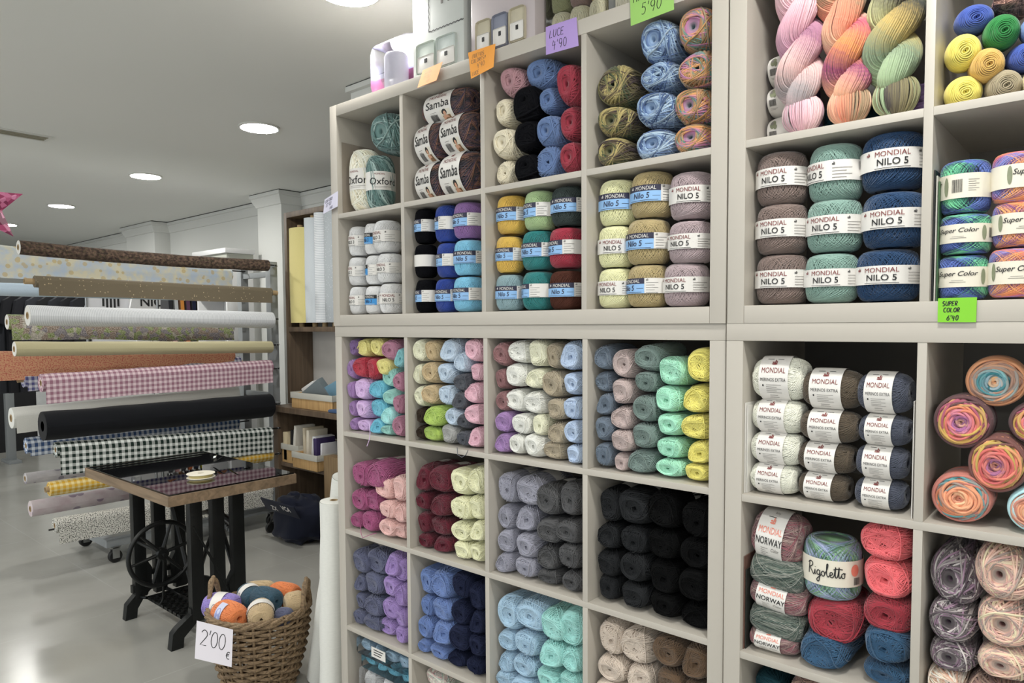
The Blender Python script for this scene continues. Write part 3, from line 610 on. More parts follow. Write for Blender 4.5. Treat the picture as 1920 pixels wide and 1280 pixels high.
MULTI = dict(olivem=([(150, 136, 74), (58, 84, 60), (120, 108, 66), (70, 52, 62), (176, 158, 88)], 2.), bluem=([(74, 106, 158), (150, 180, 208), (92, 122, 170), (168, 192, 210), (60, 84, 124)], 2.), pinkm=([(200, 132, 78), (38, 138, 124), (186, 110, 158), (214, 150, 70), (120, 106, 70)], 2.),
  samba=([(70, 66, 76), (120, 82, 76), (44, 56, 66), (90, 72, 98), (150, 100, 70), (50, 46, 52)], 4.), tealm=([(74, 112, 110), (156, 184, 180), (48, 78, 78), (104, 142, 138)], 5.), creamm=([(222, 214, 190), (206, 196, 168), (228, 222, 202)], 5.), superb=([(70, 96, 170), (40, 60, 110), (96, 200, 140), (60, 150, 120), (30, 40, 70), (90, 120, 200)], 2.), superp=([(140, 78, 130), (216, 130, 40), (206, 80, 100), (120, 130, 200), (100, 80, 150), (226, 150, 60)], 2.),
  norwayp=([(150, 110, 116), (176, 150, 140), (116, 74, 84), (140, 120, 112), (160, 84, 96)], 5.), norwayg=([(74, 96, 88), (150, 152, 142), (52, 74, 68), (112, 122, 110)], 9.), rigo=([(84, 140, 108), (150, 160, 196), (64, 104, 84), (120, 168, 120), (130, 140, 190)], 3.), plum=([(104, 92, 98), (190, 182, 180), (70, 60, 66), (150, 116, 142), (88, 84, 84)], 6.), peach=([(206, 158, 140), (206, 196, 156), (190, 140, 134), (150, 138, 128), (222, 176, 156)], 4.),
  cakea=([(214, 142, 90), (222, 168, 110), (150, 178, 190), (34, 128, 140), (120, 180, 186), (170, 128, 110), (180, 140, 116)], .999), cakeb=([(96, 64, 70), (196, 140, 120), (148, 84, 148), (196, 112, 142), (214, 100, 84), (190, 160, 40), (178, 80, 110)], .999), cakec=([(120, 74, 70), (190, 120, 96), (146, 88, 146), (200, 110, 100), (206, 84, 84), (220, 120, 90), (190, 160, 50)], .999), caked=([(190, 110, 96), (206, 130, 96), (226, 180, 130), (222, 130, 84), (226, 150, 100), (196, 112, 72), (70, 150, 156)], .999), cakee=([(150, 200, 208), (170, 206, 206), (206, 150, 110), (214, 140, 96), (196, 120, 100), (200, 150, 120)], .999),
  hankp=([(204, 150, 166), (212, 176, 180), (150, 142, 144), (214, 172, 168), (160, 104, 134), (190, 140, 166)], 1.3), hankc=([(224, 128, 92), (150, 132, 98), (224, 160, 120), (150, 60, 110), (214, 130, 48), (190, 80, 110), (222, 176, 140)], 1.3), hankg=([(84, 76, 74), (140, 130, 84), (150, 176, 130), (120, 140, 110), (176, 150, 70), (60, 66, 62), (190, 190, 130)], 1.3), creamx=([(224, 196, 170), (236, 222, 204), (206, 150, 120)], 6.), pastel=([(196, 188, 178), (206, 160, 160), (160, 180, 170), (222, 214, 200)], 6.), dustm=([(150, 110, 100), (110, 80, 80), (170, 140, 120)], 5.), ballbr=([(110, 74, 66), (190, 140, 120), (80, 56, 54)], 7.))
MN = dict(olivem='olive and green variegated', bluem='mottled blue', pinkm='orange, teal and pink', samba='dark variegated', tealm='marled teal', creamm='cream', superb='blue and green striped', superp='purple and orange striped', norwayp='dusty pink mottled', norwayg='mottled green-grey', rigo='green and lilac', plum='plum and grey mottled', peach='peach and cream mottled', cakea='turquoise swirl', cakeb='purple-centred pink swirl', cakec='dark-centred red swirl', caked='orange swirl', cakee='pale-centred orange swirl', creamx='cream and peach', pastel='pastel mottled', dustm='dusty brown', ballbr='brown mottled')
def ymat(c): return multi_mat(c, *MULTI[c]) if c in MULTI else yarn_mat(c, RGB[c])
ORD = ['top', 'second', 'third', 'fourth', 'fifth', 'sixth', 'seventh']
COLN = ['first', 'second', 'third', 'fourth', 'fifth', 'sixth']
def set_mat(o, m): o.material_slots[0].link = 'OBJECT'; o.material_slots[0].material = m
CNT = {}
def pick(lst, key):
    CNT[key] = CNT.get(key, 0)+1; return lst[CNT[key] % len(lst)]
def add_yarn(mesh, name, color, loc, scale, rot, label, cat, group=None, band=None, band_rot=None):
    o = bpy.data.objects.new(name, mesh); COL.objects.link(o); o.location = loc; o.scale = scale; o.rotation_euler = rot
    set_mat(o, ymat(color)); tag(o, label, cat, group)
    if band is not None:
        b = bpy.data.objects.new('paper_band', band); COL.objects.link(b); b.parent = o
        if band_rot: b.rotation_euler = band_rot
    return o
def px_plane(u0, v0, u1, v1, Y):
    um, vm = (u0+u1)/2, (v0+v1)/2
    return at(u0, vm, Y)[0], at(u1, vm, Y)[0], at(um, v1, Y)[2], at(um, v0, Y)[2]
def fill(unit, c, r, tr, cols, phrase, group, kind='pull', yf=.012, L=.17, band_top=False, count_down=True):
    """cols: columns left to right; each a list top->bottom of (colour, cx, cy, w, h[, kind, opts]) measured on the photo crop tr=(x0,y0,scale)"""
    x0c, x1c, yc, z0c, z1c = cell(unit, c, r); ox, oy, s = tr; y0 = yc+yf
    for ci, colm in enumerate(cols):
        for ri, it in enumerate(colm):
            color, cx, cy, w, h = it[:5]; kd = it[5] if len(it) > 5 else kind; opt = it[6] if len(it) > 6 else {}
            u0, u1, v0, v1 = ox+(cx-w/2)/s, ox+(cx+w/2)/s, oy+(cy-h/2)/s, oy+(cy+h/2)/s
            jy = rnd.uniform(-.006, .010) if kd in ('pull', 'fuzzy', 'chen') else rnd.uniform(0, .006)
            yy = y0+jy+opt.get('dy', 0)
            name = 'yarn_ball'; cat = 'yarn ball'; adj = CN.get(color, MN.get(color, color))
            bandm = None; brot = None; rot = (0, 0, 0)
            if kd in ('pull', 'fuzzy', 'chen', 'cakey', 'spiral'):
                a, b, zb, zt = px_plane(u0, v0, u1, v1, yy+.022)
                if opt.get('wide'): b = a+max(b-a, opt['wide'])
                a = max(a, x0c+.003); b = min(b, x1c-.003)
                zb = max(zb, z0c+.0005) if ri < len(colm)-1 or opt.get('free') else z0c+.0005
                if opt.get('low'): zb = opt['low']
                zt = min(zt, z1c-.002)
                rx, rz = (b-a)/2, (zt-zb)/2
                Lk = opt.get('L', L)
                src, R0, H0 = {'pull': (PULL, .0545, .084), 'fuzzy': (FUZZY, .0555, .0755), 'chen': (CHEN, .0565, .0765), 'cakey': (CAKEY, .055, .059), 'spiral': (SPIRAL, .053, .053)}[kd]
                me = pick(src, kd); sc = (rx/R0, (Lk/2)/H0, rz/R0)
                loc = ((a+b)/2, yy+Lk/2, (zb+zt)/2)
                rot = (rnd.uniform(-.03, .03), 0, rnd.uniform(-.05, .05)) if kd != 'spiral' else (opt.get('tx', .2), 0, opt.get('tz', .25))
                if ri == 0 and band_top and kd == 'pull': bandm = B_PULL
                if kd == 'pull' and rnd.random() < .5: sc = (-sc[0], sc[1], sc[2])
                if kd == 'cakey': name = 'yarn_cake'; cat = 'yarn cake'
            elif kd in ('nilo', 'cakez', 'upright'):
                um, vm = (u0+u1)/2, (v0+v1)/2; R = .045; clip = opt.get('wide')
                for _ in range(4):
                    p = at(um, vm, yy+R); dp = depth(p); th = math.atan((um-PCX)/FPX); R = (u1-u0)*dp*math.cos(th)/(2*FPX)
                    if clip: R = max(R, clip/2)
                if clip:  # right part hidden by the divider: keep the visible left edge
                    for _ in range(3):
                        p = at(u0, vm, yy+R); d = np.array([p[0]-CAM[0], p[1]-CAM[1]]); d /= np.linalg.norm(d); p = np.array([p[0]+abs(d[1])*R, yy+R+abs(d[0])*R*0, p[2]])
                xc = min(max(p[0], x0c+R+.002), x1c-R-.002); hh = (v1-v0)*depth(p)/FPX
                zb = z0c+.0005 if ri == len(colm)-1 and not opt.get('free') else at(um, v1, yy+R*.55)[2]
                zb = max(zb, z0c+.0005); zt = min(at(um, v0, yy+R*.8)[2], z1c-.003); hh = zt-zb
                src, R0, H0 = {'nilo': (BARREL, .0515, .0472), 'cakez': (CAKEZ, .0528, .0528), 'upright': (UPRIGHT, .0535, .094)}[kd]
                me = pick(src, kd); sc = (R/R0, R/R0, hh/2/H0); loc = (xc, yy+R, (zb+zt)/2)
                if kd == 'nilo': bandm = B_NILO[opt['b']]; name = 'cotton_ball'; cat = 'cotton yarn ball'
                elif kd == 'cakez': bandm = opt['b']; name = 'yarn_cake'; cat = 'yarn cake'
                else: bandm = opt['b']; name = 'yarn_skein'; cat = 'yarn skein'
                rot = (0, 0, opt.get('turn', rnd.uniform(-.1, .1))-.35*0+math.atan2(CAM[0]-xc, yy+R-CAM[1])*opt.get('face', .35))
            else:      # 'lying': axis along the shelf
                R = (v1-v0)*depth(at(u0, v0, yy+.05))/(2*FPX); 
                for _ in range(2):
                    a, b, zb, zt = px_plane(u0, v0, u1, v1, yy+R*.75); R = (zt-zb)/2
                if opt.get('wide'): b = a+max(b-a, opt['wide'])
                a = max(a, x0c+.002+opt.get('gap', 0)); b = min(b, x1c-.002-opt.get('gapr', 0))
                zb = max(zb, z0c+.0005) if ri < len(colm)-1 else z0c+.0005
                zt = min(zt, z1c-.002); R = (zt-zb)/2; Ry = max(R, opt.get('ry', .048))
                me = pick(LYING, kd); sc = ((b-a)/2/.0925, Ry/.0535, R/.0535); loc = ((a+b)/2, yy+Ry, (zb+zt)/2); bandm = opt.get('b'); rot = (opt.get('tx', 0), opt.get('ty', 0), opt.get('tz', rnd.uniform(-.03, .03)))
                name = 'yarn_skein'; cat = 'yarn skein'
            n = len(colm); pos = ORD[ri] if ri < n-1 or n == 1 else 'bottom'
            if n > 6: pos = ORD[ri]
            noun = {'cakey': 'yarn cake', 'cakez': 'yarn cake', 'nilo': 'cotton ball', 'lying': 'skein', 'upright': 'skein', 'chen': 'chenille ball'}.get(kd, 'yarn ball')
            lab = opt.get('label') or f'{adj} {noun}, {pos} of {COLN[ci]} column, {phrase}'
            add_yarn(me, name, color, loc, sc, rot, lab, cat, group, bandm, brot)

Z2 = (620, 600, 4.57); Z3 = (900, 600, 4.17); Z5 = (620, 820, 2.782); Z6 = (900, 850, 2.976)
wd_ = {'wide': .062}
fill('LL', 0, 0, Z2, [
 [('purple', 195, 238, 130, 155), ('lilac', 160, 418, 135, 190), ('lilac', 158, 598, 130, 165), ('lilac', 172, 752, 135, 145), ('lilac', 178, 893, 140, 145)],
 [('yellowp', 297, 235, 122, 170), ('red', 275, 408, 140, 195), ('palelilac', 277, 592, 145, 185), ('palelilac', 290, 768, 135, 170), ('palelilac', 305, 915, 132, 130)],
 [('yellowp', 408, 235, 118, 165), ('red', 368, 420, 110, 195), ('turq', 410, 590, 140, 170), ('turq', 425, 755, 140, 172), ('turq', 408, 915, 132, 155)],
 [('mauve', 528, 258, 148, 205), ('yellowp', 462, 402, 128, 160, 'pull', {'dy': .004}), ('mint', 522, 487, 148, 190, 'pull', {'dy': .02}), ('mint', 522, 655, 128, 145), ('pmint', 505, 815, 108, 165), ('mint', 505, 950, 108, 108)],
 [('aquat', 605, 328, 90, 185, 'pull', {'wide': .055}), ('mauve', 604, 530, 92, 190, 'pull', {'wide': .055}), ('mauve', 596, 722, 100, 185, 'pull', {'wide': .055}), ('mauve', 590, 917, 115, 205, 'pull', {'wide': .06})]],
 'cubby with two red balls', 'pull skeins in the pastel cubby')
fill('LL', 1, 0, Z2, [
 [('cream', 755, 260, 150, 205), ('cream', 732, 456, 158, 190), ('cream', 742, 647, 155, 195), ('dkbrown', 757, 815, 120, 140), ('dkbrown', 752, 965, 160, 165)],
 [('tan', 885, 265, 130, 205), ('tan', 862, 456, 150, 190), ('tan', 865, 642, 150, 178), ('lime', 900, 822, 188, 185), ('lime', 882, 988, 160, 160)],
 [('ltblue', 1022, 265, 175, 215), ('ltblue', 1000, 458, 160, 190), ('ltblue', 1000, 648, 155, 190), ('ltblue', 1052, 827, 125, 165), ('ltgrey', 1020, 980, 150, 175)],
 [('ltblue', 1140, 352, 140, 190), ('dkgrey', 1135, 530, 135, 165), ('dkgrey', 1112, 692, 140, 165), ('dkgrey', 1158, 862, 120, 150), ('dkgrey', 1150, 1028, 130, 160)],
 [('pink', 1235, 260, 160, 210, 'pull', {'wide': .07}), ('pink', 1255, 447, 125, 160, 'pull', {'wide': .06}), ('pink', 1240, 620, 160, 195, 'pull', {'wide': .07}), ('pink', 1238, 812, 160, 190, 'pull', {'wide': .07}), ('pink', 1252, 1015, 140, 200, 'pull', {'wide': .065})]],
 'cubby with two lime balls', 'pull skeins in the lime and pink cubby')
fill('LL', 2, 0, Z3, [
 [('rose', 167, 265, 152, 210), ('rose', 160, 460, 148, 180), ('rose', 165, 632, 140, 165), ('lilac', 167, 790, 160, 175), ('lilac', 170, 957, 160, 160)],
 [('ivory', 310, 243, 172, 195), ('ivory', 287, 433, 180, 188), ('ivory', 293, 625, 165, 198), ('ivory', 327, 812, 168, 178), ('ivory', 300, 972, 128, 160)],
 [('cream', 460, 258, 172, 230), ('cream', 442, 455, 165, 165), ('ivory', 437, 642, 172, 195), ('cream', 475, 825, 130, 178), ('ivory', 430, 982, 165, 200)],
 [('tan2', 592, 280, 130, 230), ('tan2', 578, 502, 188, 220), ('tan2', 597, 700, 168, 175), ('tan2', 608, 877, 150, 178), ('tan2', 592, 1022, 178, 172)],
 [('ltblue2', 715, 280, 180, 240, 'pull', {'wide': .075}), ('ltblue2', 725, 495, 155, 190, 'pull', {'wide': .065}), ('ltblue2', 725, 690, 158, 195, 'pull', {'wide': .065}), ('ltblue2', 735, 880, 140, 190, 'pull', {'wide': .062}), ('ltblue2', 735, 1050, 138, 155, 'pull', {'wide': .062})]],
 'cubby of ivory and tan', 'pull skeins in the ivory and tan cubby')
fill('LL', 3, 0, Z3, [
 [('slate', 962, 285, 172, 205), ('slate', 962, 475, 178, 180), ('slate', 958, 660, 172, 180), ('slate', 950, 850, 200, 210), ('slate', 942, 1060, 200, 220)],
 [('pgrey', 1137, 345, 198, 240), ('pgrey', 1120, 560, 190, 210), ('pgrey', 1127, 757, 190, 190), ('pgrey', 1117, 942, 185, 190), ('pgrey', 1108, 1112, 130, 158)],
 [('sage', 1330, 292, 238, 235), ('sage', 1300, 490, 195, 180), ('sage', 1290, 692, 208, 222), ('sage', 1292, 905, 222, 205), ('sage', 1268, 1115, 238, 222)],
 [('mint2', 1500, 402, 228, 245), ('mint2', 1472, 625, 215, 210), ('mint2', 1480, 820, 212, 190), ('mint2', 1490, 1005, 228, 180), ('mint2', 1482, 1175, 240, 170)],
 [('yellow', 1700, 352, 180, 285, 'pull', {'wide': .075}), ('yellow', 1685, 615, 210, 228, 'pull', {'wide': .08}), ('yellow', 1678, 837, 220, 210, 'pull', {'wide': .08}), ('yellow', 1700, 1032, 180, 180, 'pull', {'wide': .07}), ('yellow', 1695, 1202, 200, 170, 'pull', {'wide': .075})]],
 'cubby of mint and yellow', 'pull skeins in the mint and yellow cubby')
W6 = {'wide': .066}
fill('LL', 0, 1, Z5, [
 [('magenta', 165, 195, 108, 142), ('magenta', 150, 325, 98, 120), ('magenta', 125, 437, 95, 108)],
 [('magenta', 248, 195, 125, 150, 'pull', {'L': .2}), ('magenta', 230, 330, 95, 120), ('magenta', 210, 446, 100, 118)],
 [('rosepink', 288, 263, 85, 135), ('rosepink', 303, 380, 95, 102), ('rosepink', 303, 483, 98, 110)],
 [('rosepink', 363, 268, 92, 140, 'pull', {'wide': .085}), ('rosepink', 375, 388, 72, 110, 'pull', {'wide': .066}), ('rosepink', 372, 500, 74, 115, 'pull', {'wide': .07})]],
 'magenta and rose cubby', 'pull skeins in the magenta and rose cubby', band_top=True, L=.19)
fill('LL', 1, 1, Z5, [
 [('burg', 465, 207, 128, 148), ('burg', 477, 325, 104, 110), ('burg', 475, 437, 110, 120), ('burg', 480, 540, 110, 105)],
 [('burg', 577, 223, 120, 145), ('burg', 577, 352, 108, 118), ('burg', 578, 460, 110, 108), ('burg', 590, 566, 106, 108)],
 [('butter', 680, 235, 122, 152), ('butter', 680, 374, 120, 128), ('butter', 685, 490, 116, 108), ('butter', 690, 594, 115, 105)],
 [('butter', 770, 225, 92, 150, 'pull', W6), ('butter', 768, 369, 92, 142, 'pull', W6), ('butter', 770, 491, 85, 112, 'pull', W6), ('butter', 770, 610, 85, 118, 'pull', W6)]],
 'burgundy and cream cubby', 'pull skeins in the burgundy and cream cubby', band_top=True, L=.19)
fill('LL', 2, 1, Z6, [
 [('glilac', 142, 196, 130, 188), ('glilac', 132, 352, 130, 148), ('glilac', 135, 482, 128, 140), ('glilac', 130, 608, 126, 128)],
 [('glilac', 270, 212, 160, 178), ('glilac', 256, 366, 125, 150), ('glilac', 260, 516, 128, 150), ('glilac', 256, 645, 128, 144)],
 [('char2', 382, 265, 150, 185), ('char2', 385, 432, 145, 142), ('char2', 381, 575, 128, 140), ('char2', 386, 705, 134, 124)],
 [('char2', 505, 260, 130, 192, 'pull', {'wide': .08}), ('char2', 500, 436, 138, 148, 'pull', {'wide': .08}), ('char2', 500, 580, 138, 155, 'pull', {'wide': .08}), ('char2', 510, 730, 120, 148, 'pull', {'wide': .075})]],
 'two-grey cubby', 'pull skeins in the two-grey cubby', band_top=True, L=.2)
fill('LL', 3, 1, Z6, [
 [('char', 707, 287, 170, 190), ('char', 705, 457, 158, 150), ('char', 706, 612, 155, 165), ('char', 700, 762, 160, 182)],
 [('char', 853, 302, 205, 210), ('char', 858, 490, 168, 170), ('char', 860, 646, 168, 170), ('char', 852, 812, 170, 175)],
 [('black', 1032, 312, 205, 225), ('black', 1022, 512, 185, 188), ('black', 1022, 690, 182, 190), ('black', 1032, 862, 190, 185)],
 [('black', 1200, 378, 185, 225, 'pull', {'wide': .1}), ('black', 1192, 560, 180, 188, 'pull', {'wide': .095}), ('black', 1190, 740, 180, 188, 'pull', {'wide': .095}), ('black', 1200, 925, 180, 185, 'pull', {'wide': .095})]],
 'charcoal and black cubby', 'pull skeins in the charcoal and black cubby', band_top=True, L=.2)
W5 = {'wide': .062}
fill('LL', 0, 2, Z5, [
 [('slatep', 150, 642, 108, 138), ('slatep', 150, 756, 92, 98), ('slatep', 150, 842, 92, 95), ('slatep', 145, 945, 100, 108)],
 [('slatep', 250, 650, 126, 136), ('slatep', 230, 762, 115, 122), ('slatep', 231, 872, 105, 108), ('slatep', 230, 976, 106, 106)],
 [('violet', 328, 668, 82, 135), ('violet', 320, 780, 92, 118), ('violet', 320, 895, 104, 118), ('violet', 304, 1004, 108, 122)],
 [('violet', 374, 690, 66, 130, 'pull', W5), ('violet', 378, 818, 62, 125, 'pull', W5), ('violet', 376, 935, 70, 122, 'pull', W5), ('violet', 374, 1042, 72, 118, 'pull', W5)]],
 'slate and violet cubby', 'pull skeins in the slate and violet cubby', band_top=True, L=.19)
fill('LL', 1, 2, Z5, [
 [('blue', 490, 742, 128, 150), ('blue', 486, 872, 110, 124), ('blue', 486, 986, 110, 120), ('blue', 474, 1100, 106, 118)],
 [('blue', 585, 760, 122, 150), ('blue', 588, 896, 114, 130), ('blue', 586, 1020, 114, 132), ('blue', 568, 1136, 110, 118)],
 [('navy', 684, 772, 108, 148), ('navy', 680, 920, 105, 130), ('navy', 676, 1050, 110, 142), ('navy', 664, 1178, 100, 122)],
 [('navy', 766, 830, 92, 160, 'pull', W6), ('navy', 770, 965, 85, 132, 'pull', W6), ('navy', 764, 1086, 95, 128, 'pull', W6), ('navy', 754, 1215, 98, 138, 'pull', W6)]],
 'blue and navy cubby', 'pull skeins in the blue and navy cubby', band_top=True, L=.19)
fill('LL', 2, 2, Z6, [
 [('sky', 145, 890, 168, 200), ('sky', 150, 1036, 138, 120), ('sky', 142, 1152, 128, 122), ('sky', 138, 1264, 130, 118), ('sky', 138, 1372, 130, 110)],
 [('sky', 288, 906, 172, 188), ('sky', 260, 1066, 145, 150), ('sky', 250, 1190, 140, 128), ('sky', 244, 1306, 138, 120), ('sky', 244, 1420, 138, 110)],
 [('aqua', 412, 962, 156, 190), ('aqua', 402, 1126, 150, 148), ('aqua', 386, 1258, 150, 126), ('aqua', 386, 1376, 150, 122), ('aqua', 386, 1490, 150, 110)],
 [('aqua', 508, 975, 130, 212, 'pull', {'wide': .08}), ('aqua', 515, 1145, 118, 148, 'pull', {'wide': .075}), ('aqua', 508, 1280, 128, 132, 'pull', {'wide': .08}), ('aqua', 508, 1400, 128, 120, 'pull', {'wide': .08}), ('aqua', 508, 1520, 128, 120, 'pull', {'wide': .08})]],
 'sky and aqua cubby', 'pull skeins in the sky and aqua cubby', band_top=True, L=.19)
fill('LL', 3, 2, Z6, [
 [('beige', 717, 1025, 178, 212), ('beige', 725, 1200, 178, 150), ('beige', 725, 1345, 178, 150), ('beige', 725, 1490, 178, 150)],
 [('beige', 880, 1080, 188, 212), ('beige', 895, 1252, 168, 140), ('beige', 890, 1400, 168, 150), ('beige', 885, 1560, 168, 150)],
 [('brown', 1046, 1112, 185, 178), ('brown', 1056, 1290, 175, 165), ('brown', 1050, 1450, 175, 160), ('brown', 1045, 1610, 175, 150)],
 [('brown', 1198, 1170, 158, 200, 'pull', {'wide': .09}), ('brown', 1200, 1360, 158, 180, 'pull', {'wide': .09}), ('brown', 1198, 1530, 158, 170, 'pull', {'wide': .09}), ('brown', 1196, 1690, 158, 150, 'pull', {'wide': .09})]],
 'beige and brown cubby', 'pull skeins in the beige and brown cubby', band_top=True, L=.19)
# --- upper left unit, top row
ZL = (900, 80, 4.571); ZM = (960, 0, 4.795); ZN = (600, 370, 4.795); ZO = (900, 260, 3.5565); ZS = (600, 200, 4.795)
fill('UL', 2, 0, ZL, [
 [('pinkdust', 278, 322, 205, 280, 'fuzzy'), ('creamw', 192, 600, 200, 255, 'fuzzy'), ('creamw', 200, 862, 225, 275, 'fuzzy'), ('creamw', 197, 1105, 205, 195, 'fuzzy')],
 [('ink', 396, 522, 230, 330, 'chen'), ('ink', 400, 800, 222, 275, 'chen'), ('ink', 396, 1068, 212, 240, 'chen')],
 [('cornf', 535, 235, 290, 330, 'fuzzy'), ('cornf', 592, 490, 185, 240, 'fuzzy'), ('cornf', 592, 752, 215, 295, 'fuzzy'), ('cornf', 582, 1008, 228, 285, 'fuzzy')],
 [('lredc', 765, 352, 215, 385, 'fuzzy', {'wide': .085}), ('lredc', 770, 690, 200, 310, 'fuzzy', {'wide': .08}), ('lredc', 775, 980, 182, 280, 'fuzzy', {'wide': .078})]],
 'cubby under purple price card', 'skeins under the purple price card', L=.16, yf=.016)
fill('UL', 3, 0, ZM, [
 [('olivem', 905, 762, 330, 380, 'fuzzy'), ('olivem', 900, 1085, 335, 285, 'fuzzy'), ('olivem', 852, 1362, 325, 270, 'fuzzy')],
 [('bluem', 1310, 350, 330, 400, 'fuzzy'), ('bluem', 1308, 680, 345, 275, 'fuzzy'), ('bluem', 1285, 972, 380, 330, 'fuzzy'), ('bluem', 1270, 1290, 370, 290, 'fuzzy')],
 [('pinkm', 1640, 232, 330, 450, 'fuzzy', {'wide': .1}), ('pinkm', 1645, 622, 355, 345, 'fuzzy', {'wide': .105}), ('pinkm', 1632, 945, 380, 350, 'fuzzy', {'wide': .105}), ('pinkm', 1620, 1262, 380, 318, 'fuzzy', {'wide': .105})]],
 'cubby under green price card', 'skeins under the green price card', L=.17, yf=.016)
# oxford and samba cubbies
fill('UL', 0, 0, ZS, [
 [('creamm', 368, 660, 300, 560, 'upright', {'b': B_OXF, 'turn': .0, 'label': 'upright cream skein with a wide white label, leftmost top cubby'})],
 [('tealm', 575, 190, 270, 440, 'fuzzy', {'free': 1, 'wide': .13, 'L': .2, 'dy': .02, 'label': 'marled teal skein lying end-on above the white-labelled skeins'}),
  ('tealm', 625, 650, 260, 500, 'upright', {'b': B_OXF, 'turn': .75, 'wide': .10, 'label': 'upright marled teal skein with white label beside cream skein'})]],
 'leftmost top cubby', 'large skeins in the top left cubby', yf=.02)
fill('UL', 1, 0, ZS, [
 [('samba', 965, 345, 390, 375, 'lying', {'b': B_SAM, 'ty': -.08, 'label': 'dark variegated skein, upper left of the five white-labelled skeins'}), ('samba', 985, 672, 380, 330, 'lying', {'b': B_SAM, 'ty': -.03, 'label': 'dark variegated skein, bottom left of the five white-labelled skeins'})],
 [('samba', 1190, -38, 470, 370, 'lying', {'b': B_SAM, 'free': 1, 'dy': .01, 'label': 'dark variegated skein topmost of the five white-labelled skeins'}), ('samba', 1285, 240, 340, 370, 'lying', {'b': B_SAM, 'wide': .155, 'ty': -.05, 'label': 'dark variegated skein, middle right of the five white-labelled skeins'}), ('samba', 1285, 590, 345, 390, 'lying', {'b': B_SAM, 'wide': .155, 'ty': -.04, 'label': 'dark variegated skein, bottom right of the five white-labelled skeins'})]],
 'cubby', 'variegated skeins with picture labels', yf=.02)
# banded cotton balls
def nb(b, **k): return dict(b=b, **k)
fill('UL', 0, 1, ZN, [
 [('whitec', 312, 400, 200, 268, 'nilo', nb('w3', turn=-.35)), ('whitec', 322, 668, 205, 258, 'nilo', nb('w3', turn=-.6)), ('whitec', 325, 925, 200, 250, 'nilo', nb('w3', turn=-.4))],
 [('whitec', 492, 372, 180, 285, 'nilo', nb('bright', turn=-.2)), ('whitec', 512, 652, 200, 270, 'nilo', nb('bright', turn=-.9)), ('whitec', 510, 920, 200, 256, 'nilo', nb('bright', turn=0))],
 [('whitec', 655, 345, 185, 300, 'nilo', nb('w3', turn=-.4, wide=.095)), ('whitec', 670, 632, 160, 272, 'nilo', nb('w3', turn=-.3, wide=.09)), ('whitec', 685, 905, 150, 275, 'nilo', nb('w5', turn=.2, wide=.088))]],
 'cubby of white cotton', 'banded white cotton balls', kind='nilo', yf=.02)
fill('UL', 1, 1, ZN, [
 [('ink', 942, 255, 205, 325, 'nilo', nb('blue', turn=-.6)), ('ink', 950, 572, 208, 305, 'nilo', nb('blue', turn=-2.2)), ('ink', 940, 890, 215, 308, 'nilo', nb('blue', turn=-.7))],
 [('royal', 1157, 235, 240, 338, 'nilo', nb('blue', turn=-1.)), ('royal', 1170, 565, 236, 318, 'nilo', nb('blue', turn=-.8)), ('royal', 1160, 880, 240, 305, 'nilo', nb('blue', turn=-.1))],
 [('lilacc', 1375, 195, 195, 350, 'nilo', nb('blue', turn=-.4, wide=.1)), ('skyc', 1372, 540, 185, 328, 'nilo', nb('blue', turn=.1, wide=.098)), ('skyc', 1372, 865, 190, 318, 'nilo', nb('blue', turn=-.3, wide=.1))]],
 'cubby of black and blue cotton', 'blue banded cotton balls, black and blue', kind='nilo', yf=.02)
fill('UL', 2, 1, ZO, [
 [('gold', 192, 512, 215, 258, 'nilo', nb('blue', turn=-.1)), ('gold', 190, 775, 190, 248, 'nilo', nb('blue', turn=-.1)), ('bluegrey', 192, 1022, 200, 235, 'nilo', nb('blue', turn=.1))],
 [('greenc', 410, 480, 226, 268, 'nilo', nb('blue', turn=-.6)), ('teal', 400, 745, 234, 268, 'nilo', nb('blue', turn=-.2)), ('teal', 400, 1010, 230, 255, 'nilo', nb('blue', turn=-.9))],
 [('dkgreen', 608, 450, 170, 268, 'nilo', nb('blue', turn=0, wide=.1)), ('redc', 600, 727, 180, 275, 'nilo', nb('blue', turn=-.6, wide=.1)), ('brownc', 600, 1005, 180, 258, 'nilo', nb('blue', turn=.0, wide=.1))]],
 'cubby of gold and teal cotton', 'blue banded cotton balls, gold to red', kind='nilo', yf=.016)
fill('UL', 3, 1, ZO, [
 [('creamc', 885, 436, 268, 308, 'nilo', nb('blue', turn=.1)), ('creamc', 870, 727, 245, 280, 'nilo', nb('w5', turn=.1)), ('creamc', 877, 1000, 250, 270, 'nilo', nb('w5', turn=-.2))],
 [('khaki', 1155, 375, 292, 312, 'nilo', nb('blue', turn=-.05)), ('khaki', 1130, 690, 296, 308, 'nilo', nb('blue', turn=-.2)), ('khaki', 1130, 984, 288, 292, 'nilo', nb('blue', turn=-.6))],
 [('greyp', 1432, 380, 262, 320, 'nilo', nb('w5', turn=.1, wide=.105)), ('greyp', 1425, 690, 262, 288, 'nilo', nb('w5', turn=-.25, wide=.105)), ('greyp', 1405, 975, 285, 298, 'nilo', nb('w5', turn=-.25, wide=.108))]],
 'cubby of cream and khaki cotton', 'banded cotton balls, cream and khaki', kind='nilo', yf=.016)
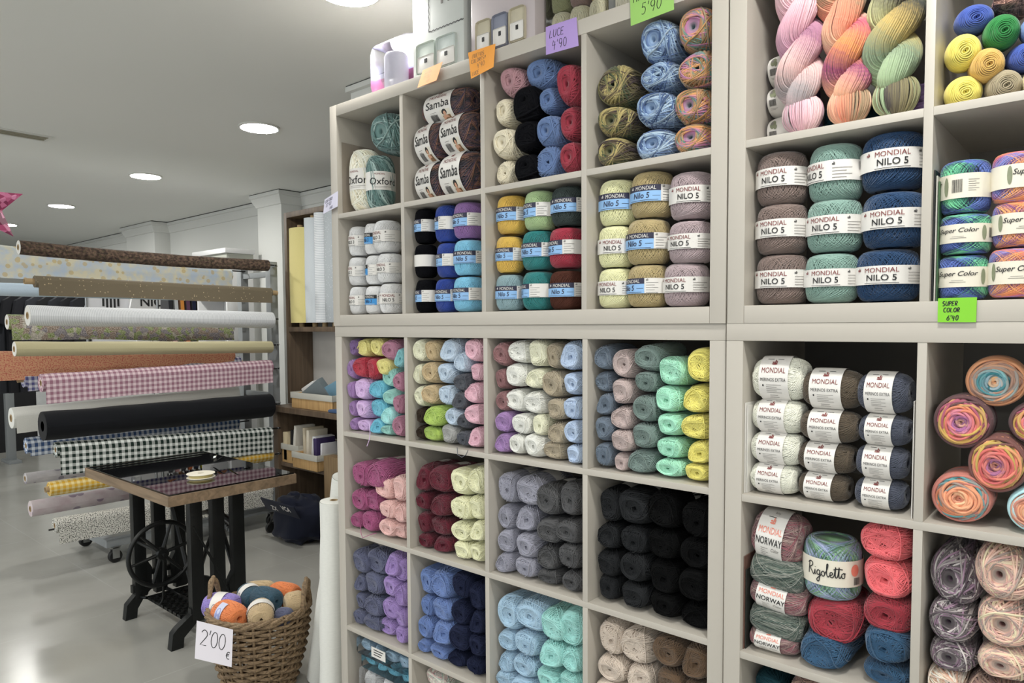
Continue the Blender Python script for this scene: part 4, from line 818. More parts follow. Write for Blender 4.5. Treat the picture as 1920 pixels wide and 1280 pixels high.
# --- right units
ZR = (1340, 220, 3.307); ZQ = (1740, 270, 3.656); ZP = (1340, 600, 3.307); ZC = (1720, 640, 3.555); ZX = (1380, 930, 3.657); ZW = (1710, 980, 4.267); ZV = (1740, 0, 5.818)
fill('UR', 0, 1, ZR, [
 [('taupe', 405, 385, 322, 330, 'nilo', nb('w5', turn=-.15)), ('taupe', 406, 697, 324, 318, 'nilo', nb('w5', turn=-.15)), ('taupe', 375, 1005, 328, 308, 'nilo', nb('w5', turn=-.15))],
 [('sagec', 755, 347, 345, 358, 'nilo', nb('w5', turn=-.75)), ('sagec', 747, 675, 352, 335, 'nilo', nb('w5', turn=-.2)), ('sagec', 727, 1000, 338, 318, 'nilo', nb('w5', turn=-.05))],
 [('petrol', 1112, 278, 375, 360, 'nilo', nb('w5', turn=.1, wide=.115)), ('petrol', 1112, 640, 365, 350, 'nilo', nb('w5', turn=-.1, wide=.115)), ('petrol', 1080, 985, 380, 338, 'nilo', nb('w5', turn=-.05, wide=.115))]],
 'cubby of taupe and blue cotton', 'white banded cotton balls in the right unit', kind='nilo', yf=.016)
fill('UR', 1, 1, ZQ, [
 [('superb', 254, 300, 368, 380, 'cakez', {'b': B_SUP, 'turn': -1.6}), ('superb', 256, 620, 372, 290, 'cakez', {'b': B_SUP, 'turn': -.15}), ('superb', 240, 918, 368, 320, 'cakez', {'b': B_SUP, 'turn': -.1})],
 [('superp', 615, 232, 370, 370, 'cakez', {'b': B_SUP, 'turn': .7}), ('superp', 622, 552, 380, 330, 'cakez', {'b': B_SUP, 'turn': .3}), ('superp', 596, 890, 380, 370, 'cakez', {'b': B_SUP, 'turn': .15})]],
 'cubby above green price tag', 'striped yarn cakes with cream bands', yf=.014)
fill('UR', 1, 0, ZV, [
 [('balyel', 332, 535, 430, 405, 'spiral', {'free': 1}), ('balyel', 348, 968, 430, 360, 'spiral')],
 [('balblue', 465, 172, 440, 330, 'spiral', {'free': 1, 'dy': .02}), ('balgold', 602, 675, 405, 385, 'spiral', {'free': 1, 'dy': -.005, 'label': 'gold yarn ball wedged between two yellow ones and the greige'}), ('balgreige', 788, 895, 420, 350, 'spiral')],
 [('ballbr', 880, 20, 400, 190, 'fuzzy', {'free': 1, 'dy': .04}), ('balgreen', 765, 310, 420, 395, 'spiral', {'free': 1}), ('balblue', 1010, 590, 400, 330, 'spiral', {'free': 1, 'dy': .02}), ('balcream', 1170, 850, 380, 330, 'spiral')],
 [('balltb', 1170, 250, 390, 330, 'spiral', {'free': 1})]],
 'top right cubby of loose balls', 'ring-wound balls in the top right cubby', L=.11, yf=.012)
fill('LR', 0, 0, ZP, [
 [('wwhite', 397, 362, 382, 278, 'lying', {'b': B_MER, 'tz': .05}), ('wwhite', 387, 596, 345, 222, 'lying', {'b': B_MER}), ('wwhite', 375, 795, 350, 212, 'lying', {'b': B_MER}), ('wwhite', 362, 988, 322, 212, 'lying', {'b': B_MER})],
 [('olive', 730, 428, 385, 255, 'lying', {'b': B_MER}), ('olive', 712, 660, 378, 208, 'lying', {'b': B_MER}), ('olive', 690, 855, 368, 198, 'lying', {'b': B_MER}), ('olive', 675, 1050, 330, 208, 'lying', {'b': B_MER})],
 [('slateb', 1070, 452, 372, 262, 'lying', {'b': B_MER, 'gapr': .012}), ('slateb', 1060, 686, 350, 200, 'lying', {'b': B_MER, 'gapr': .014}), ('slateb', 1042, 885, 355, 215, 'lying', {'b': B_MER, 'gapr': .016}), ('slateb', 1042, 1100, 360, 235, 'lying', {'b': B_MER, 'gapr': .018})]],
 'white-labelled cubby below green tag', 'merino skeins with white labels', kind='lying', yf=.012)
fill('LR', 1, 0, ZC, [
 [('cakeb', 297, 535, 430, 380, 'cakey', {'free': 1}), ('caked', 285, 1045, 455, 370, 'cakey')],
 [('cakea', 520, 266, 440, 352, 'cakey', {'free': 1, 'dy': .03}), ('cakec', 545, 815, 430, 405, 'cakey', {'free': 1, 'dy': .004})],
 [('cakeb', 800, 550, 420, 310, 'cakey', {'free': 1, 'dy': .02}), ('cakee', 800, 1130, 430, 335, 'cakey')]],
 'cubby of swirl cakes', 'swirled yarn cakes in the right unit', L=.12, yf=.012)
fill('LR', 0, 1, ZX, [
 [('norwayp', 290, 280, 400, 355, 'lying', {'b': B_NOR, 'ty': .1}), ('norwayg', 285, 522, 415, 270, 'lying', {'ty': .14}), ('norwayp', 288, 690, 425, 222, 'lying', {'b': B_NOR, 'ty': .1}), ('norwayg', 275, 862, 410, 240, 'lying', {'ty': .12}), ('norwayp', 252, 1020, 395, 238, 'lying', {'b': B_NOR})],
 [('rigo', 662, 492, 408, 445, 'cakez', {'b': B_RIG, 'turn': .0, 'free': 1, 'label': 'green and lilac yarn cake with a cursive cream label on red ball'}), ('crimson', 672, 857, 390, 325, 'pull', {'dy': .008}), ('denim', 600, 1100, 350, 335, 'pull', {'dy': .0})],
 [('coral', 1035, 322, 368, 288, 'pull', {'wide': .112}), ('coral', 1035, 572, 350, 285, 'pull', {'wide': .11}), ('crimson', 1035, 812, 340, 288, 'pull', {'wide': .108}), ('denim', 1025, 1030, 330, 265, 'pull', {'wide': .105}), ('denim', 1030, 1240, 330, 210, 'pull', {'wide': .105})]],
 'coral and crimson cubby', 'mixed skeins in the coral cubby', yf=.012, L=.17)
fill('LR', 1, 1, ZW, [
 [('plum', 335, 442, 455, 490, 'fuzzy'), ('plum', 310, 815, 420, 350, 'fuzzy'), ('plum', 310, 1068, 420, 300, 'fuzzy'), ('creamx', 270, 1270, 350, 220, 'fuzzy')],
 [('peach', 720, 422, 500, 490, 'fuzzy'), ('peach', 735, 832, 495, 400, 'fuzzy'), ('peach', 745, 1150, 495, 290, 'fuzzy'), ('dustm', 640, 1330, 430, 160, 'fuzzy')]],
 'plum and peach cubby', 'mottled skeins in the plum and peach cubby', yf=.012, L=.18)
fill('LR', 0, 2, ZX, [
 [('tealdk', 205, 1320, 290, 230, 'pull', {'free': 1, 'label': 'dark teal yarn ball at the bottom right, below the pink-labelled skein'}), ],
 [('dustm', 500, 1345, 300, 200, 'pull', {'free': 1, 'label': 'dusty brown yarn ball beside the dark teal ball, below denim ball'})]],
 'bottom cubby', 'balls in the lowest right cubby', yf=.03)

# ------------------------------------------------------------------ twisted hanks, resting on the shelf
def hank_mesh(name, path, r, seed, plies=2, strands=40, twist=1.55, knob=.05):
    """two plies of many strands twisted round each other, ending in a looped knob"""
    g = np.random.default_rng(seed); P = np.array(path); n = 80
    t = np.linspace(0, 1, n); cx = np.stack([np.interp(t, np.linspace(0, 1, len(P)), P[:, i]) for i in range(3)], -1)
    V = []; F = []; W = []; off = 0
    prof = 1-.5*np.exp(-(t/.12)**2)
    for p in range(plies):
        a = 2*PI*twist*t+PI*p+.4; ply = cx+(r*.50*prof)[:, None]*np.stack([np.cos(a), np.sin(a)*.9, 0*a], -1)
        T0 = np.gradient(ply, axis=0); T0 /= np.linalg.norm(T0, axis=1, keepdims=True)
        E1 = np.cross(T0, np.array([0., 1., 0.])); E1 /= np.linalg.norm(E1, axis=1, keepdims=True); E2 = np.cross(T0, E1)
        for k in range(strands+5):
            b = 2*PI*k/strands-2*PI*.9*t+g.normal(0, .02); rr = r*.60*prof*(1+g.uniform(-.04, .04))*(1 if k < strands else .9)
            q = ply+rr[:, None]*(E1*np.cos(b)[:, None]+E2*np.sin(b)[:, None])
            T = np.gradient(q, axis=0); T /= np.linalg.norm(T, axis=1, keepdims=True); N = q-ply; N -= T*(N*T).sum(1, keepdims=True); N /= np.linalg.norm(N, axis=1, keepdims=True)+1e-9; B = np.cross(T, N)
            sd = 5; an = 2*PI*np.arange(sd)/sd; sr = r*.60*PI/strands*1.12
            v = q[:, None, :]+sr*(N[:, None]*np.cos(an)[None, :, None]+B[:, None]*np.sin(an)[None, :, None])
            idx = off+np.arange(n*sd).reshape(n, sd); f = np.stack([idx[:-1], np.roll(idx, -1, 1)[:-1], np.roll(idx, -1, 1)[1:], idx[1:]], -1).reshape(-1, 4)
            V.append(v.reshape(-1, 3)); F.append(f); W.append(np.repeat(np.clip(t*.86+p*.09+.01*g.random()+0*t, 0, .99), sd)); off += n*sd
    kc = cx[0]     # knob: loops folded over the lower end
    for k in range(64):
        ph = PI*k/32+g.normal(0, .05); s = np.linspace(0, 2*PI, 30, endpoint=False); w = .55+.45*g.random(); c = g.uniform(-.25, .25)
        q = np.stack([knob*(.95*np.cos(s)*math.cos(ph)+.2*c), knob*.85*np.cos(s)*math.sin(ph), knob*1.0*np.sin(s)+knob*.35*c*np.cos(2*s)], -1)*(.93+.07*w)+kc
        sd = 5; Vk, Fk = tubes_closed(q[None], (q-kc)[None], knob*.045, sd); V.append(Vk); F.append(Fk+off); off += len(Vk); W.append(np.full(len(Vk), (.62+.008*k+.02*w) % 1))
    me = bpy.data.meshes.new(name); me.from_pydata(np.concatenate(V).tolist(), [], np.concatenate(F).tolist())
    me.polygons.foreach_set('use_smooth', [True]*len(me.polygons)); at_ = me.attributes.new('wind', 'FLOAT', 'POINT'); at_.data.foreach_set('value', np.concatenate(W).astype(np.float32)); me.materials.append(M_WHITE); return me
x0c, x1c, yc, z0c, z1c = cell('UR', 0, 0)
def hz(u, v): return at(u, v, .05)
for nm, pts, r, col, lab, kz in (
    ('a', [(1505, 222), (1497, 160), (1505, 100), (1500, 50), (1500, -20), (1500, -80)], .043, 'hankp', 'pink and grey twisted hank, left of the three hanging hanks', .041),
    ('b', [(1592, 200), (1590, 150), (1592, 90), (1588, 40), (1570, -20), (1568, -80)], .043, 'hankc', 'coral, magenta and orange twisted hank, middle of the three hanks', .041),
    ('c', [(1680, 186), (1672, 130), (1672, 80), (1680, 30), (1690, -20), (1690, -70)], .046, 'hankg', 'olive and green twisted hank, right of the three hanging hanks', .041)):
    W_ = [hz(*q) for q in pts]; base = W_[0].copy(); base[2] = z0c+kz*1.13; W_[0] = base
    W_ = [w for w in W_ if w[2] < z1c-.01]
    o = mesh_obj('twisted_hank', hank_mesh('twisted_hank', [w-base for w in W_], r, ord(nm), knob=kz), None, base)
    set_mat(o, ymat(col)); tag(o, lab, 'yarn hank', 'twisted hanks in the top right unit')
fill('UR', 0, 0, (1390, 0, 4.924), [
 [('purple', 420, 630, 560, 300, 'lying', {'b': B_PUR, 'dy': .075}), ('purple', 400, 915, 560, 290, 'lying', {'b': B_PUR, 'dy': .075}), ('purple', 420, 1160, 560, 230, 'lying', {'b': B_PUR, 'dy': .075})]],
 'behind the pink hank', 'skeins with leaf-print labels', kind='lying')
b = MB(); pa = at(1530, 60, .2); pb = at(1738, 60, .2)
b.box(pa[0], min(pb[0], x1c-.004), .205, .30, z0c+.001, z0c+.235, plain('grey_carton', (196, 192, 188), .7), .003)
tag(b.build('carton'), 'pale grey carton standing behind the twisted hanks', 'carton')
mp_ = at(1600, 150, .14)
for k, (dx, c_) in enumerate(((0.02, 'tealdk'), (.14, 'purple'))):
    add_yarn(LYING[0], 'yarn_skein', c_, (mp_[0]+dx-.02, .145, z0c+.0445), (.62, .8, .82), (0, 0, .1), ('dark teal skein lying behind the pink and coral hanks', 'dark purple skein lying behind the olive hank')[k], 'yarn skein')
# ------------------------------------------------------------------ packs of yarn in the lowest rows (left unit)
def pack(u0, v0, u1, v1, Y, dep, color, label, labelcard=True, n=3, low=None):
    a, b_, zb, zt = px_plane(u0, v0, u1, v1, Y)
    if low is not None: zb = low
    o = empty('yarn_pack', ((a+b_)/2, Y+dep/2, zb)); tag(o, label, 'yarn pack')
    w = (b_-a)/n; h = zt-zb
    for k in range(n):
        y = bpy.data.objects.new('yarn_ball', PULL[k % 7]); COL.objects.link(y); y.parent = o; y.location = (a-(a+b_)/2+w*(k+.5), .003, h/2); y.scale = (w*.94/2/.0535, dep*.9/2/.084, h*.92/2/.0535); set_mat(y, ymat(color))
    f = MB(); f.box(-(b_-a)/2, (b_-a)/2, -dep/2, dep/2, 0, h, M_FILM, .012); f.build('plastic_wrap', o)
    if labelcard:
        c = MB(); w2 = (b_-a)*.16; c.box(-w2, w2*.75, -dep/2-.0015, -dep/2-.0005, h*.28, h*.86, M_PAPER)
        for k in range(3): c.box(-w2*.7, w2*(.5-.15*k), -dep/2-.0019, -dep/2-.0015, h*(.70-.14*k), h*(.75-.14*k), M_INK)
        c.build('label_card', o)
    return o
xa, xb, _, zl, zu = cell('LL', 0, 3)
pk = at(667, 1245, .02)
pack(667, 1214, 760, 1246, .02, .2, 'sky', 'plastic-wrapped blue yarn pack with white card, leftmost lowest cubby', True, 4)
pack(676, 1243, 762, 1272, .018, .2, 'turq', 'plastic-wrapped turquoise pack directly below the wrapped blue yarn pack', False, 4, low=None)
pack(672, 1272, 762, 1330, .02, .2, 'whitec', 'plastic-wrapped white yarn pack below the turquoise pack', False, 3, low=None)
for k in range(1): pack(672, 1330, 762, 1440, .02, .2, 'mauve', 'plastic-wrapped mauve yarn pack under the white wrapped pack', False, 3, low=zl)
fill('LL', 1, 3, Z5, [
 [('pastel', 548, 1258, 150, 110, 'pull', {'free': 1, 'L': .2, 'label': 'pastel mottled yarn ball at bottom edge, under the navy balls'})]], 'x', 'lowest cubby balls', yf=.03)
# ------------------------------------------------------------------ price cards
CARDS = {'purple': (178, 152, 214), 'green': (150, 196, 104), 'bgreen': (128, 200, 52), 'orange': (238, 158, 58), 'peach': (244, 170, 112), 'grey': (192, 190, 206), 'white': (214, 212, 220)}
def price_card(quad, Y, color, rows, label, ink=None, stroke=.0016, thick=.0006, tilt=0.):
    """quad: four photo corners tl,tr,br,bl laid on the plane y=Y"""
    m = plain('card_'+color, CARDS[color], .8, var=.03, scale=30.); P = [np.array(at(u, v, Y)) for u, v in quad]; c = sum(P)/4
    if isinstance(tilt, float) and tilt: P = [p+np.array([0, -tilt*(i in (2, 3)), 0]) for i, p in enumerate(P)]
    P = [p-c for p in P]; o = MB()
    def bl(s, t, l):
        p = P[0]*(1-s)*t+P[1]*s*t+P[2]*s*(1-t)+P[3]*(1-s)*(1-t); n = np.cross(P[1]-P[0], P[3]-P[0]); n = n/np.linalg.norm(n); n = -n if n[1] > 0 else n; return p+n*l
    vs = [bl(s, t, l) for l in (0, thick) for s, t in ((0, 0), (1, 0), (1, 1), (0, 1))]
    o.add(vs, [(3, 2, 1, 0), (4, 5, 6, 7), (0, 1, 5, 4), (1, 2, 6, 5), (2, 3, 7, 6), (3, 0, 4, 7)], m)
    w = np.linalg.norm(P[1]-P[0]); h = np.linalg.norm(P[3]-P[0])
    for i, (txt, x, y, hh) in enumerate(rows):
        st, _ = hand(txt, x*w, y*h, hh*h, seed=i+3)
        for s in st:
            v, f = ribbon(s, stroke); o.add([bl(a/w, b_/h, thick+.0003) for a, b_ in v], f, ink or M_INK)
    ob = o.build('price_card', None, c); tag(ob, label, 'price card'); return ob
price_card([(1023.6, 51), (1081, 32), (1085, 86), (1024, 103)], -.003, 'purple', [('LUCE', .12, .56, .26), ("4'90", .2, .14, .3)], 'purple handwritten price card clipped to the upper shelf edge')
price_card([(1181, -20), (1262, -48), (1264, 18), (1183, 49)], -.003, 'green', [('HAPPY', .08, .60, .24), ("5'90", .26, .20, .30)], 'green handwritten price card above the mottled blue skeins', stroke=.0018)
price_card([(878, 99), (929, 82), (931, 128), (889, 150)], -.004, 'orange', [('NUEVOS', .14, .72, .15), ('COLORES!!', .08, .53, .14), ("4'90", .30, .28, .18), ('LUCE', .08, .06, .14)], 'orange handwritten price card at the second cubby corner', stroke=.0012, tilt=.012)
price_card([(793, 132), (830, 116), (828, 154), (792, 168)], -.004, 'peach', [('SAMBA', .16, .66, .18), ("15'80", .2, .38, .2), ('MIX', .4, .12, .16)], 'pale orange price card below the white kit bag', ink=plain('orange_ink', (206, 138, 70), .6), stroke=.0012, tilt=.02)
price_card([(609, 374), (634, 358), (640, 388), (613, 402)], -.003, 'grey', [('OXFORD', .08, .66, .2), ("13'90", .14, .36, .24), ('MIX', .45, .08, .18)], 'lilac-grey price card on the left end of the shelves', ink=M_NAVY, stroke=.0018, tilt=.015)
price_card([(1759, 559), (1832, 557), (1830, 604), (1758, 604)], -.0075, 'bgreen', [('SUPER', .12, .68, .18), ('COLOR', .15, .42, .18), ("6'40", .24, .08, .20)], 'bright green price card below the striped cakes', stroke=.0016)
# ------------------------------------------------------------------ fabric roll rack
def fab(name, kind, c1, c2=(230, 228, 222), s=.02, c3=None):
    key = 'fabric_'+name
    if key in MATS: return MATS[key]
    t = NT(key); A, B = lin(c1), lin(c2); uv = t.n('ShaderNodeUVMap', uv_map='UVMap').outputs[0]
    def vor(scale, feat='F1'): 
        v = t.n('ShaderNodeTexVoronoi', i_Scale=scale, feature=feat); t.l(uv, v.inputs['Vector']); return v
    def noi(scale, d=4): n = t.n('ShaderNodeTexNoise', i_Scale=scale, i_Detail=float(d)); t.l(uv, n.inputs['Vector']); return n.outputs['Fac']
    if kind == 'gingham':
        sx = t.n('ShaderNodeSeparateXYZ'); t.l(uv, sx.inputs[0])
        f = [t.math('LESS_THAN', t.math('FRACT', t.math('MULTIPLY', sx.outputs[i], 1/s)), .5) for i in (0, 1)]
        mid = tuple((a+b)/2*.95 for a, b in zip(A, B)); sm = t.math('MULTIPLY', t.math('ADD', f[0], f[1]), .5)
        t.base(t.ramp(sm, [(0, B), (.3, mid), (.75, A)], 'CONSTANT'))
    elif kind == 'floral':
        base = t.ramp(noi(1/s*.35, 5), [(.36, A), (.52, tuple((a+b)/2 for a, b in zip(A, B))), (.62, B)])
        v = vor(1/s*.5); f = t.math('LESS_THAN', v.outputs['Distance'], .3); t.base(t.mix(t.math('MULTIPLY', f, .6), base, lin(c3 or c1)))
    elif kind == 'dots':
        v = vor(1/s); f = t.math('LESS_THAN', v.outputs['Distance'], .16); t.base(t.mix(f, A, B))
    elif kind == 'speck':
        t.base(t.ramp(noi(1/s, 3), [(.42, A), (.5, B)]))
    elif kind == 'stripe':
        sx = t.n('ShaderNodeSeparateXYZ'); t.l(uv, sx.inputs[0]); f = t.math('LESS_THAN', t.math('FRACT', t.math('MULTIPLY', sx.outputs[0], 1/s)), .45); t.base(t.mix(f, B, A))
    elif kind == 'patch':
        v = vor(1/s); t.base(t.mix(.55, t.ramp(v.outputs['Color'], [(.0, lin(c1)), (.34, lin(c2)), (.55, lin(c3)), (.8, lin((216, 210, 196)))], 'CONSTANT'), t.ramp(noi(1/s*4), [(.35, lin((70, 80, 50))), (.65, lin((225, 215, 205)))])))
    else:
        t.base(t.mix(noi(160, 3), tuple(x*.93 for x in A), tuple(min(1, x*1.06) for x in A)))
    t.set(Roughness=.85, Specular_IOR_Level=.2, Sheen_Weight=.1); t.bump(noi(220, 2), .15, .002); MATS[key] = t.m; return t.m
def roll(x, y0, z0, y1, z1, r, m, label, flap=0., sag=0., tube_out=.003, end=None, flap_y=None, tube=True, lean=.0):
    """cloth wound on a card tube, lying along y; flap = length of cloth hanging from its front"""
    o = empty('fabric_roll', (x, (y0+y1)/2, (z0+z1)/2)); tag(o, label, 'fabric roll', 'rolls of fabric on the rolling rack')
    L = y1-y0; n = 22; k = 24; mb = MB(); vs = []; uv = []; fs = []
    for i in range(n+1):
        f = i/n; zc = (z0-(z0+z1)/2)*(1-f)+(z1-(z0+z1)/2)*f-sag*math.sin(PI*f)
        for j in range(k+1):
            q = 2*PI*j/k; rr = r*(1+.02*math.sin(5*q+i*.7)+.015*math.sin(i*1.3)); vs.append((rr*math.cos(q), -L/2+L*f, zc+rr*math.sin(q))); uv.append((L*f, q*r))
    for i in range(n):
        for j in range(k): a = i*(k+1)+j; fs.append((a, a+1, a+k+2, a+k+1))
    mb.add(vs, fs, m, True)
    for (i0, sgn) in ((0, -1), (n, 1)):     # spiral-wound ends
        b0 = len(mb.v); cvs = []; cf = []
        zc = vs[i0*(k+1)][2]
        for rr, dy in ((1., 0), (.9, .002), (.7, -.001), (.5, .002), (.36, 0)):
            for j in range(k): q = 2*PI*j/k; cvs.append((r*rr*math.cos(q), sgn*(L/2)-sgn*(-dy), zc+r*rr*math.sin(q))); uv.append((j*.01, rr*.05))
        for c in range(4):
            for j in range(k): a = c*k+j; b_ = c*k+(j+1) % k; f4 = (a, b_, b_+k, a+k); cf.append(f4 if sgn < 0 else f4[::-1])
        mb.add(cvs, cf, end or m, False)
    mb.uv = uv; mb.build('cloth', o)
    if tube:
        tb = MB(); rt = max(.017, r*.36)
        b_ = L/2+tube_out; vs = []; fs = []; pr_ = [(rt*.72, -b_+.09), (rt*.72, -b_), (rt, -b_), (rt, b_), (rt*.72, b_), (rt*.72, b_-.09)]
        for rr, yy in pr_:
            for j in range(20): q = 2*PI*j/20; vs.append((rr*math.cos(q), yy, rr*math.sin(q)+(z1-z0)/2*yy/(L/2)))
        for i in range(5):
            for j in range(20): fs.append((i*20+j, i*20+(j+1) % 20, (i+1)*20+(j+1) % 20, (i+1)*20+j))
        tb.add(vs, fs, M_CARD, True); tb.build('cardboard_tube', o)
    if flap:
        fb = MB(); vs = []; uv = []; fs = []; fy0, fy1 = flap_y or (-L/2+.01, L/2-.01); nn = 30; kk = 6
        for i in range(nn+1):
            f = i/nn; yy = fy0+(fy1-fy0)*f; g = (yy+L/2)/L; zc = (z0-(z0+z1)/2)*(1-g)+(z1-(z0+z1)/2)*g-sag*math.sin(PI*g)
            for j in range(kk+1):
                h = j/kk; w = .004*math.sin(yy*17+2)*h; hang = flap*(1+.03*math.sin(yy*7)); vs.append((r*1.03+w-.01*h*0, yy, zc+.2*r-hang*h)); uv.append((yy+L/2, h*hang))
        for i in range(nn):
            for j in range(kk): a = i*(kk+1)+j; fs.append((a, a+kk+1, a+kk+2, a+1))
        nv = len(vs); vs2 = [(x_-.0015, y_, z_) for x_, y_, z_ in vs]
        fb.add(vs+vs2, fs+[tuple(nv+q for q in f[::-1]) for f in fs], m, True); fb.uv = uv+uv; fb.build('hanging_edge', o)
    return o
XF, XB = -2.6, -3.05
M_SELV = plain('cloth_selvedge', (220, 218, 212), .85, var=.04, scale=60.)
F = {
 'flor': fab('dark_floral', 'floral', (52, 42, 38), (112, 92, 78), .007, (78, 76, 52)), 'dots': fab('brown_dots', 'dots', (112, 102, 84), (184, 166, 134), .021), 'strip': fab('fine_stripe', 'stripe', (196, 198, 202), (222, 224, 226), .009),
 'linen': fab('beige_linen', 'plain', (182, 174, 140)), 'ging_p': fab('pink_gingham', 'gingham', (150, 108, 124), (218, 196, 202), 0.031), 'black': fab('black_cloth', 'plain', (15, 17, 22)), 'ging_g': fab('green_gingham', 'gingham', (28, 44, 38), (222, 226, 222), 0.036),
 'ging_y': fab('yellow_gingham', 'gingham', (206, 160, 48), (226, 208, 150), 0.030), 'speck': fab('grey_speckle', 'speck', (70, 70, 66), (214, 212, 204), .006), 'yflor': fab('yellow_blue_floral', 'floral', (196, 210, 226), (228, 222, 196), .024, (206, 180, 112)), 'pale': fab('pale_blue_cloth', 'plain', (198, 216, 232)),
 'patch': fab('patchwork_print', 'patch', (140, 170, 60), (150, 120, 106), .028, (120, 112, 140)), 'coral': fab('coral_print', 'speck', (202, 112, 96), (222, 168, 132), .008), 'ging_v': fab('violet_gingham', 'gingham', (92, 92, 142), (222, 222, 232), 0.031), 'white': fab('white_cloth', 'plain', (224, 224, 218)),
 'ging_b': fab('blue_gingham', 'gingham', (58, 82, 122), (214, 222, 232), 0.034), 'gflor': fab('grey_floral', 'floral', (184, 180, 182), (204, 200, 200), .030, (96, 88, 104)), 'pflor': fab('purple_floral', 'floral', (214, 204, 206), (196, 176, 182), .040, (92, 64, 104))}
roll(XF, -.27, 1.92, 1.25, 1.91, .040, F['flor'], 'brown floral fabric roll, topmost on the near side of the rack', end=M_SELV, sag=.012)
roll(XF, -.20, 1.732, 1.27, 1.715, .034, F['dots'], 'brown fabric roll with pale dots, second down on the rack', flap=.085, tube_out=.05)
roll(XF, -.24, 1.538, 1.27, 1.515, .058, F['strip'], 'white finely striped fabric roll above the beige linen roll', end=M_SELV)
roll(XF, -.31, 1.35, 1.26, 1.32, .042, F['linen'], 'plain beige linen fabric roll above the pink gingham', end=M_SELV)
roll(XF, -.19, 1.150, 1.25, 1.175, .052, F['ging_p'], 'pink gingham fabric roll on the near side of the rack', flap=.125, tube_out=.0)
roll(XF, -.19, .90, 1.24, .895, .084, F['black'], 'thick plain black fabric roll in the middle of the rack', tube=False)
roll(XF, -.13, .755, 1.24, .69, .046, F['ging_g'], 'dark green and white gingham fabric roll behind the table', flap=.15, tube_out=.0)
roll(XF, -.17, .53, 1.24, .53, .042, F['ging_y'], 'yellow gingham fabric roll lower on the rack', tube_out=.02)
roll(XF, -.15, .31, 1.23, .27, .045, F['speck'], 'grey speckled fabric roll, lowest at the near side', flap=.11, tube_out=.0)
roll(XB, -.45, 1.935, 1.2, 1.86, .045, F['yflor'], 'yellow and blue floral fabric roll near the top, far side', flap=.16)
roll(XB, -.60, 1.705, 1.2, 1.70, .040, F['pale'], 'plain pale blue fabric roll behind the dotted brown roll')
roll(XB, -.23, 1.505, 1.2, 1.47, .046, F['patch'], 'patchwork print fabric roll with lilac and green flowers', flap=.115, end=M_SELV)
roll(XB, -.50, 1.29, 1.2, 1.25, .045, F['coral'], 'coral print fabric roll behind the beige linen roll', flap=.14)
roll(XB, -.16, 1.150, 1.25, 1.190, .050, F['ging_v'], 'violet gingham fabric roll behind the pink gingham', flap=.08, tube_out=.03)
roll(XB, -.23, .915, 1.22, .95, .064, F['white'], 'plain white fabric roll behind the thick black roll', flap=.10)
roll(XB, -.16, .735, 1.22, .74, .050, F['ging_b'], 'blue gingham fabric roll behind the green gingham', flap=.07, tube_out=.0)
roll(XB, -.17, .53, 1.22, .51, .035, F['gflor'], 'grey floral fabric roll behind the yellow gingham')
roll(XB, -.15, .335, 1.22, .33, .050, F['pflor'], 'white fabric roll with purple flowers, low on far side')
rk = empty('fabric_rack', (-2.83, .75, 0)); tag(rk, 'grey metal rolling rack on casters carrying the fabric rolls', 'fabric rack')
for x in (.10, -.33):
    b = MB(); b.box(x-.033, x+.033, .575, .635, .12, 1.95, M_STEEL, .003); b.build('post', rk)
for z in (1.86, .95, .16): b = MB(); b.box(-.31, .08, .59, .62, z-.02, z+.02, M_STEEL, .002); b.build('cross_bar', rk)
b = MB(); b.box(.16, .21, -.62, .56, .10, .15, M_STEEL, .003); b.box(-.36, -.31, -.62, .56, .10, .15, M_STEEL, .003); b.box(-.31, .16, -.62, -.56, .10, .15, M_STEEL, .003); b.box(-.30, .15, -.56, .60, .105, .118, plain('rack_tray', (150, 152, 148), .5, var=.05), .002); b.build('base_frame', rk)
for i, z in enumerate((1.915, 1.722, 1.525, 1.335, 1.16, .90, .72, .53, .29)):
    b = MB(); b.tube([(.10, .60, z), (.18, .60, z), (.23, .55, z)], .009, M_STEEL, 8); b.tube([(.23, .57, z), (.23, -.88 if i < 8 else -.93, z)], .0055, M_BLACK, 8); b.build('support_rod', rk)
for i, z in enumerate((1.895, 1.702, 1.49, 1.27, 1.15, .93, .735, .52, .33)):
    b = MB(); b.tube([(-.33, .60, z), (-.22, .57, z), (-.22, -.85, z)], .0055, M_BLACK, 8); b.build('support_rod', rk)
for x, y in ((.18, -.57), (-.33, -.57), (.18, .50), (-.33, .50)):
    c = MB(); c.lathe([(.012, -.016), (.034, -.016), (.040, -.010), (.040, .010), (.034, .016), (.012, .016)], M_BLACK, 24, (x+.02, y, .0405), 'X', True); w = c.build('caster', rk)
    f = MB(); f.box(x-.004, x+.002, y-.02, y+.02, .03, .10, M_CHROME, .001); f.box(x+.038, x+.044, y-.02, y+.02, .03, .10, M_CHROME, .001); f.box(x-.004, x+.044, y-.028, y+.028, .092, .104, M_CHROME, .001); f.build('fork', w)
